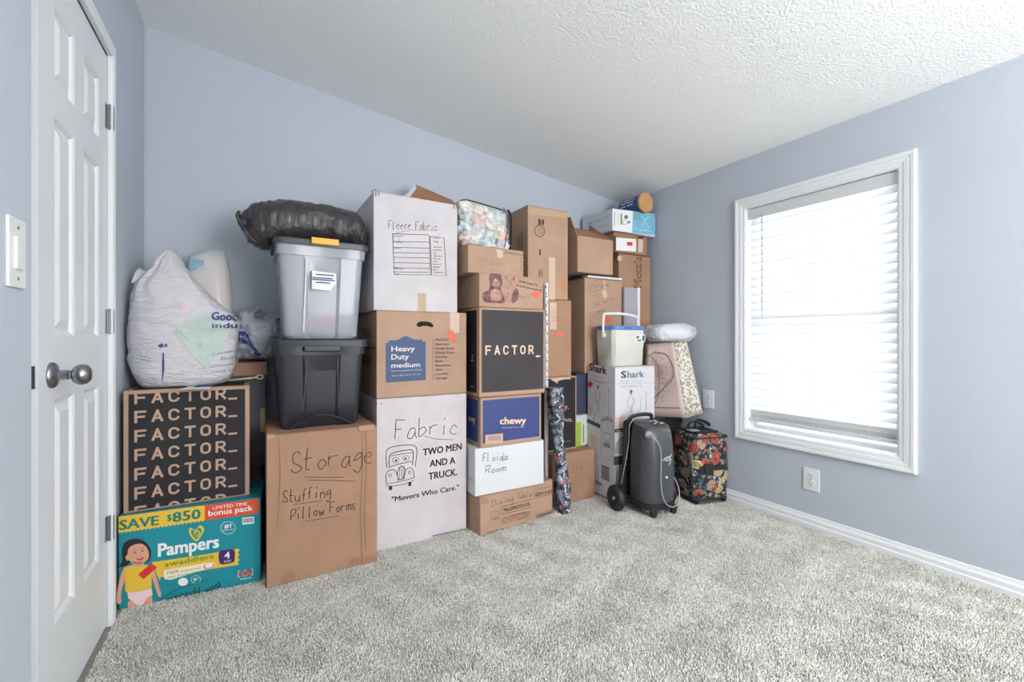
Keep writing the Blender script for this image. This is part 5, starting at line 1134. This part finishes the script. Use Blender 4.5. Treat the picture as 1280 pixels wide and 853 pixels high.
for pts in ([gx(160, 352), gx(165, 337), gx(170, 333), gx(180, 337), gx(174, 350)],):
    P = [Vector((x, YG - .03 + .01 * (k_ % 2), z)) - base for k_, (x, z) in enumerate(pts)]; prism(bm, P, (0, .004, 0))
obj('bag_ear', bm, mw, r)
bvh = BVHTree.FromPolygons([v.co.copy() for v in film.data.vertices], [tuple(p.vertices) for p in film.data.polygons])
def onbagpix(u, v):
    d = ray(u, v).normalized(); h_2 = bvh.ray_cast(EYE - base, d); return h_2[0], d
def bagprint(name, m, items, off=.0015):
    bm = bmesh.new()
    for it in items:
        if it[0] == 't':
            _, st, a, b2, hp, bold = it; V, Fc = text2d(st, bold); pts = [(a[0] + (b2[0] - a[0]) * x, a[1] + (b2[1] - a[1]) * x - hp * y) for x, y in V]
        else:
            pts = it[1]; c_ = (sum(p[0] for p in pts) / len(pts), sum(p[1] for p in pts) / len(pts)); N_ = len(pts); K_ = 8
            pts2 = [c_]; Fc = []
            for kk in range(1, K_ + 1): pts2 += [(c_[0] + (p[0] - c_[0]) * kk / K_, c_[1] + (p[1] - c_[1]) * kk / K_) for p in pts]
            for i in range(N_):
                Fc.append((0, 1 + i, 1 + (i + 1) % N_))
                for kk in range(K_ - 1): Fc.append((1 + kk * N_ + i, 1 + (kk + 1) * N_ + i, 1 + (kk + 1) * N_ + (i + 1) % N_, 1 + kk * N_ + (i + 1) % N_))
            pts = pts2
        vs = []
        for u, v in pts:
            h_2, d = onbagpix(u, v); vs.append(bm.verts.new(h_2 - d * off) if h_2 is not None else None)
        for f in Fc:
            q = [vs[i] for i in f]
            if None in q: continue
            try: bm.faces.new(q)
            except ValueError: pass
    return obj(name, bm, m, r)
def dens(P, n=6): return [(P[i][0] + (P[(i + 1) % len(P)][0] - P[i][0]) * t / n, P[i][1] + (P[(i + 1) % len(P)][1] - P[i][1]) * t / n) for i in range(len(P)) for t in range(n)]
bagprint('green_packet', M('mint_packet', (.55, .66, .60), .5, alpha=.7), [('p', dens([(216, 414), (240, 398), (262, 393), (284, 408), (284, 420), (275, 440), (257, 463)], 3))], .004)
mnb = M('navy_lettering', srgb(52, 66, 120), .5)
bagprint('printed_text', mnb, [('t', 'Good', (264.5, 400), (297, 401), 10, .03), ('t', 'indu', (265, 410.5), (296.5, 410), 6.5, .012)], .006)
bagprint('printed_text', M('grey_lettering', (.22, .22, .26), .6), [('t', 'Every item', (265, 445), (292, 440), 3.4, 0), ('t', 'Good', (276, 450.5), (295, 448.5), 4.2, 0), ('t', 'provide employ', (263, 460), (293, 456), 3, 0), ('t', 'training and', (264, 466.5), (293, 463), 3, 0), ('t', 'thank you', (173, 445.5), (189, 449), 2.2, 0), ('t', 'donate', (175, 450), (189, 453), 2.2, 0)], .005)
bagprint('printed_mark', mnb, [('p', dens([(197, 432), (203, 429), (205, 434), (200, 435)], 2)), ('p', dens([(206, 430), (209, 430), (209, 434), (206, 434)], 2)), ('p', dens([(203, 442), (205, 440), (205.5, 462), (202.5, 480)], 3))], .003)
bagprint('printed_mark', M('faded_pink_print', (.72, .54, .60), .6), [('p', dens([(226, 378), (238, 377), (238, 391), (226, 393)], 3))], .0018)
bagprint('printed_mark', M('faint_lilac_print', (.58, .55, .60), .6), [('p', dens([(172, 378 + k_ * 7), (191, 379 + k_ * 7), (191, 381 + k_ * 7), (172, 380 + k_ * 7)], 2)) for k_ in range(9)], .0018)
# paper slip under the bag
p = [onZ(224, 487.5, .827), onZ(262, 486, .827), onZ(268, 480.5, .827), onZ(240, 482, .827)]
r2 = empty('paper_slip', p[0], 0, 'white paper slip with blue print sticking out from under the shopping bag', 'paper')
plate('sheet', m_wprint, [q - p[0] for q in p], .001, r2, Vector((0, 0, 1))); q = [a.lerp(p[2], .35) - p[0] + Vector((0, 0, .0012)) for a in p]; plate('printed_mark', mnb, q, .0004, r2, Vector((0, 0, 1)))
# clear bag with a folded blanket behind
r = empty('clear_blanket_bag', (-.03, 2.565, .914), 0, 'clear plastic bag holding a cream folded blanket, behind the big white shopping bag', 'plastic bag')
def gz(u, v, Y): p = onY(u, v, Y); return p.x + .03, p.z - .914
for nm, mt, sc_, fl in (('folded_blanket', M('cream_blanket', srgb(226, 208, 200), .9, bump=.3, bscale=30), .93, 0), ('plastic_film', mpl_, 1.0, 1)):
    rr_ = []
    for v, ul, ur, dy in ((462, 236, 290, .06), (440, 234, 292, .075), (400, 232, 292, .08), (360, 232, 290, .08), (335, 232, 287, .07), (322, 236, 284, .05), (312, 262, 281, .02) if fl else (322, 240, 280, .04)):
        xl, z = gz(ul, v, 2.565); xr_, _ = gz(ur, v, 2.565); cxm = (xl + xr_) / 2
        rr_.append([Vector((cxm + math.copysign(abs(cos(a)) ** .6, cos(a)) * (xr_ - xl) / 2 * sc_, math.copysign(abs(sin(a)) ** .7, sin(a)) * dy * sc_, max(z, .002))) + noise.noise_vector(Vector((cos(a) * 2, sin(a) * 2, v * .08))) * .008 for a in [2 * pi * k_ / 32 for k_ in range(32)]])
    bm = bmesh.new(); loft(bm, rr_); obj(nm, bm, mt, r, True)
x0, z0 = gz(236, 338, 2.5); x1, z1 = gz(255, 325, 2.5)
obj('blue_patch', box_bm((x0, -.070, z0), (x1, -.045, z1), .006, 2), M('turquoise_cloth', (.25, .43, .52), .8), r)
# grey and blue bag
mgb = M('grey_bag_film', (.46, .48, .53), .3, bump=.5, bscale=18, alpha=.93); mbb = M('royal_blue_film', (.02, .05, .22), .3, bump=.3, bscale=18)
r = bag_blob('crumpled_bag', 'crumpled grey and royal blue plastic bag, in the back corner beside the big white bag', 'plastic bag', (.015, 2.545, 1.020), (.115, .070, .10), mgb, None, 7, 0, .22, .8, wr=.34, subd=5)
film = [c for c in r.children][0]
bvh2 = BVHTree.FromPolygons([v.co.copy() for v in film.data.vertices], [tuple(p.vertices) for p in film.data.polygons])
bm = bmesh.new(); g = {}
for i in range(15):
    for j in range(7):
        t = i / 14; P0 = Vector((298, 415)).lerp(Vector((327, 418)), min(t * 2, 1)) if t < .5 else Vector((312, 418)).lerp(Vector((328, 452)), (t - .5) * 2)
        u = 297 + 30 * min(1, t * 1.3) + (j - 3) * (2.0 if t > .55 else .4); v = 422 + (max(0, t - .35)) * 45 + (j - 3) * 2.6
        h2 = bvh2.ray_cast(EYE - Vector((.015, 2.545, 1.020)), ray(u - 3, v).normalized()); g[i, j] = bm.verts.new(h2[0] - ray(u, v).normalized() * .002) if h2[0] is not None else None
for i in range(14):
    for j in range(6):
        q = [g[i, j], g[i + 1, j], g[i + 1, j + 1], g[i, j + 1]]
        if None not in q: bm.faces.new(q)
obj('blue_band', bm, mbb, r, True)
for (a, b2, c_) in (((-.07, -.02, .07), (-.05, -.03, .125), (.0, -.02, .15)), ((.02, 0, .08), (.05, -.01, .11), (.09, 0, .10))):
    bm = bmesh.new(); A_ = [Vector(a), Vector(b2), Vector(c_)]
    prof_ = cr(A_, 6); rings = [[p_ + Vector((.028 * cos(q_) * (1 + .35 * sin(i * 1.7 + q_ * 3)), .022 * sin(q_), .012 * sin(q_ * 2 + i))) * (1 if i < len(prof_) - 1 else .5) for q_ in [2 * pi * k_ / 14 for k_ in range(14)]] for i, p_ in enumerate(prof_)]
    loft(bm, rings); obj('tied_ear', bm, mgb, r, True)
# yellow plastic tie
p0, p1, p2 = onZ(272, 477, .832), onZ(314, 473, .845), onZ(326, 471.5, .86)
r = empty('yellow_hook', p0, 0, 'pale yellow plastic hook with a ring, lying across the black lettered box', 'hook')
bm = bmesh.new(); tube(bm, [Vector((0, 0, 0)), (p1 - p0) * .6, p1 - p0], lambda t: .0025 + .003 * t, 6); c_ = onY(325, 471.5, p1.y) - p0; x_ = .012
tube(bm, [c_ + Vector((x_ * cos(a), 0, x_ * .8 * sin(a))) for a in [2 * pi * k_ / 10 for k_ in range(11)]], .0028, 6); tube(bm, [p1 - p0, c_ - Vector((.011, 0, 0))], .004, 6); obj('hook', bm, M('pale_yellow_plastic', (.62, .60, .30), .4), r, True)

# ------------------------------------------------------------ black sack on the clear tote
mk, nt, b_ = nodes_mat('black_sack_film'); b_.inputs['Base Color'].default_value = (.045, .039, .041, 1); b_.inputs['Roughness'].default_value = .2; b_.inputs['Specular IOR Level'].default_value = .55
tcx = nt.nodes.new('ShaderNodeTexCoord'); mpx = nt.nodes.new('ShaderNodeMapping'); mpx.inputs['Scale'].default_value = (4.2, 1.2, .8); nt.links.new(tcx.outputs['Object'], mpx.inputs[0])
n_ = nt.nodes.new('ShaderNodeTexNoise'); n_.inputs['Scale'].default_value = 11; n_.inputs['Detail'].default_value = 5; n_.inputs['Roughness'].default_value = .65; n_.inputs['Distortion'].default_value = .6; nt.links.new(mpx.outputs[0], n_.inputs[0])
bp = nt.nodes.new('ShaderNodeBump'); bp.inputs['Strength'].default_value = .8; bp.inputs['Distance'].default_value = .012; nt.links.new(n_.outputs[0], bp.inputs['Height']); nt.links.new(bp.outputs[0], b_.inputs['Normal'])
YS = 2.28; base = Vector((.25, YS, 1.462))
r = empty('black_sack', base, 0, 'stuffed black plastic sack lying across the clear tote near the ceiling', 'plastic sack')
YP = 2.17
prof = [(296, 264, 272, .006), (301, 259, 280, .025), (310, 251, 294, .06), (322, 246, 303, .11), (340, 244.5, 304, .13), (365, 245.5, 303, .14), (395, 249, 303, .14), (420, 254, 305, .14), (440, 260, 307, .13), (452, 266, 309, .11), (460, 277, 310, .075), (463.5, 289, 306, .03)]
rings = []
pr_ = [(cr([(a, b2, c_) for a, b2, c_, _ in prof], 9)[k2], cr([(a, d_2, 0) for a, _, _, d_2 in prof], 9)[k2].y) for k2 in range(len(prof) * 9 - 8)]
for q, dy in pr_:
    pt, pb = onY(q.x, q.y, YP), onY(q.x, q.z, YP); zc_, hz_ = (pt.z + pb.z) / 2, (pt.z - pb.z) / 2; ring = []
    for i in range(112):
        a = 2 * pi * i / 112; py = math.copysign(abs(cos(a)) ** .75, cos(a)); pz = math.copysign(abs(sin(a)) ** .75, sin(a))
        p = Vector((pt.x, YS + py * dy, zc_ + pz * hz_)); kk = .018 * (abs(noise.noise(Vector((p.x * 17, p.y * 5, p.z * 6)))) - .25) + .010 * (abs(noise.noise(Vector((p.x * 42 + p.z * 14, p.y * 16, p.z * 15)))) - .2) + .009 * noise.noise(p * 9) + .004 * noise.noise(p * 70)
        p += Vector((0, cos(a), sin(a))) * kk * min(1, dy / .05)
        if pt.x > .055 : p.z = max(p.z, 1.4625)
        ring.append(p - base)
    rings.append(ring)
bm = bmesh.new(); loft(bm, rings); obj('plastic_skin', bm, mk, r, True)
bm = bmesh.new()
for k_, (uv0, uv1, uv2) in enumerate((((300, 268), (296, 275), (303, 284)), ((312, 290), (309, 303), (320, 304)))):
    a, b2, c_ = onY(*uv0, YP + .05) - base, onY(*uv1, YP + .05) - base, onY(*uv2, YP + .05) - base; prism(bm, [a, b2, c_, (a + c_) / 2 + Vector((.04, .02, .005))], (0, .012, 0))
tube(bm, [onY(299, 264, YP + .05) - base, onY(297, 271, YP + .04) - base, onY(305, 285, YP + .04) - base, onY(318, 301, YP + .05) - base, onY(334, 304, YP + .07) - base], lambda t: .005 + .003 * sin(t * 9), 8)
obj('gathered_end', bm, mk, r, True)

# ------------------------------------------------------------ clear zipped bag of soft toys
r = empty('toy_bag', (1.105, 2.27, 1.522), 0, 'clear zipped bag of pastel soft toys with black piping, on the small brown box', 'toy bag')
pal = [(.72, .68, .60), (.55, .63, .66), (.70, .50, .42), (.68, .69, .64), (.55, .61, .56), (.70, .62, .54), (.6, .58, .64)]
random.seed(12); k_ = 0
for ix in range(4):
    for iz in range(4):
        for iy in range(2):
            c_ = (-.112 + ix * .068 + random.uniform(-.012, .012), -.055 + iy * .075, .060 + iz * .051 - ix * .010 + random.uniform(-.008, .008)); k_ += 1
            mt = M('plush_%s' % ['cream', 'sky', 'coral', 'ivory', 'mint', 'peach', 'lilac'][k_ * 5 % 7], pal[k_ * 5 % 7], .95, var=.35, vscale=38, bump=.8, bscale=60)
            blob('soft_toy', mt, c_, (.046, .045, .038), r, k_, .55, 2.8, 3)
HX, HY = .155, .105
def tb(z, i): 
    o = rrect(HX - i, HY - i, .045, 5, 0, 0, z)
    for p in o: p.z += -.11 * (p.x + HX) * (z > .2)
    return o
bl_ = [tb(z, i) for z, i in ((0, .03), (.012, .01), (.13, 0), (.235, .004), (.262, .02), (.272, .05))]
bm = bmesh.new(); loft(bm, bl_); obj('clear_film', bm, M('clear_vinyl', (.72, .75, .78), .12, alpha=.2), r, True)
bm = bmesh.new(); P = [(p.x, p.y, p.z + .002) for p in bl_[4]]; P.append(P[0]); tube(bm, P, .0032, 6, smooth=False); obj('piping', bm, m_dark, r)
bm = bmesh.new(); tube(bm, [(.13, -.098, .235), (.148, -.102, .20), (.150, -.102, .10), (.146, -.095, .01)], .0065, 6); obj('piping', bm, m_dark, r)
bm = bmesh.new(); tube(bm, [(.10, -.100, .245), (.128, -.108, .19), (.122, -.108, .12), (.108, -.104, .02)], .0022, 6); obj('zip', bm, m_dark, r)

# ------------------------------------------------------------ unseen uplighter added to brighten the ceiling
r = empty('added_uplighter', (1.35, -.9, 0), 0, 'white uplighter floor lamp standing behind the viewer', 'lamp')
bm = bmesh.new(); lathe(bm, [(0, 0), (.14, 0), (.14, .015), (.02, .03), (0, .03)], 28); obj('base', bm, m_trim, r, True)
bm = bmesh.new(); lathe(bm, [(0, .03), (.011, .03), (.011, 1.55), (0, 1.55)], 12); obj('pole', bm, m_trim, r, True)
bm = bmesh.new(); lathe(bm, [(0, 1.53), (.05, 1.54), (.17, 1.63), (.175, 1.64), (.165, 1.635), (.05, 1.56), (0, 1.555)], 32); obj('shade', bm, m_trim, r, True)
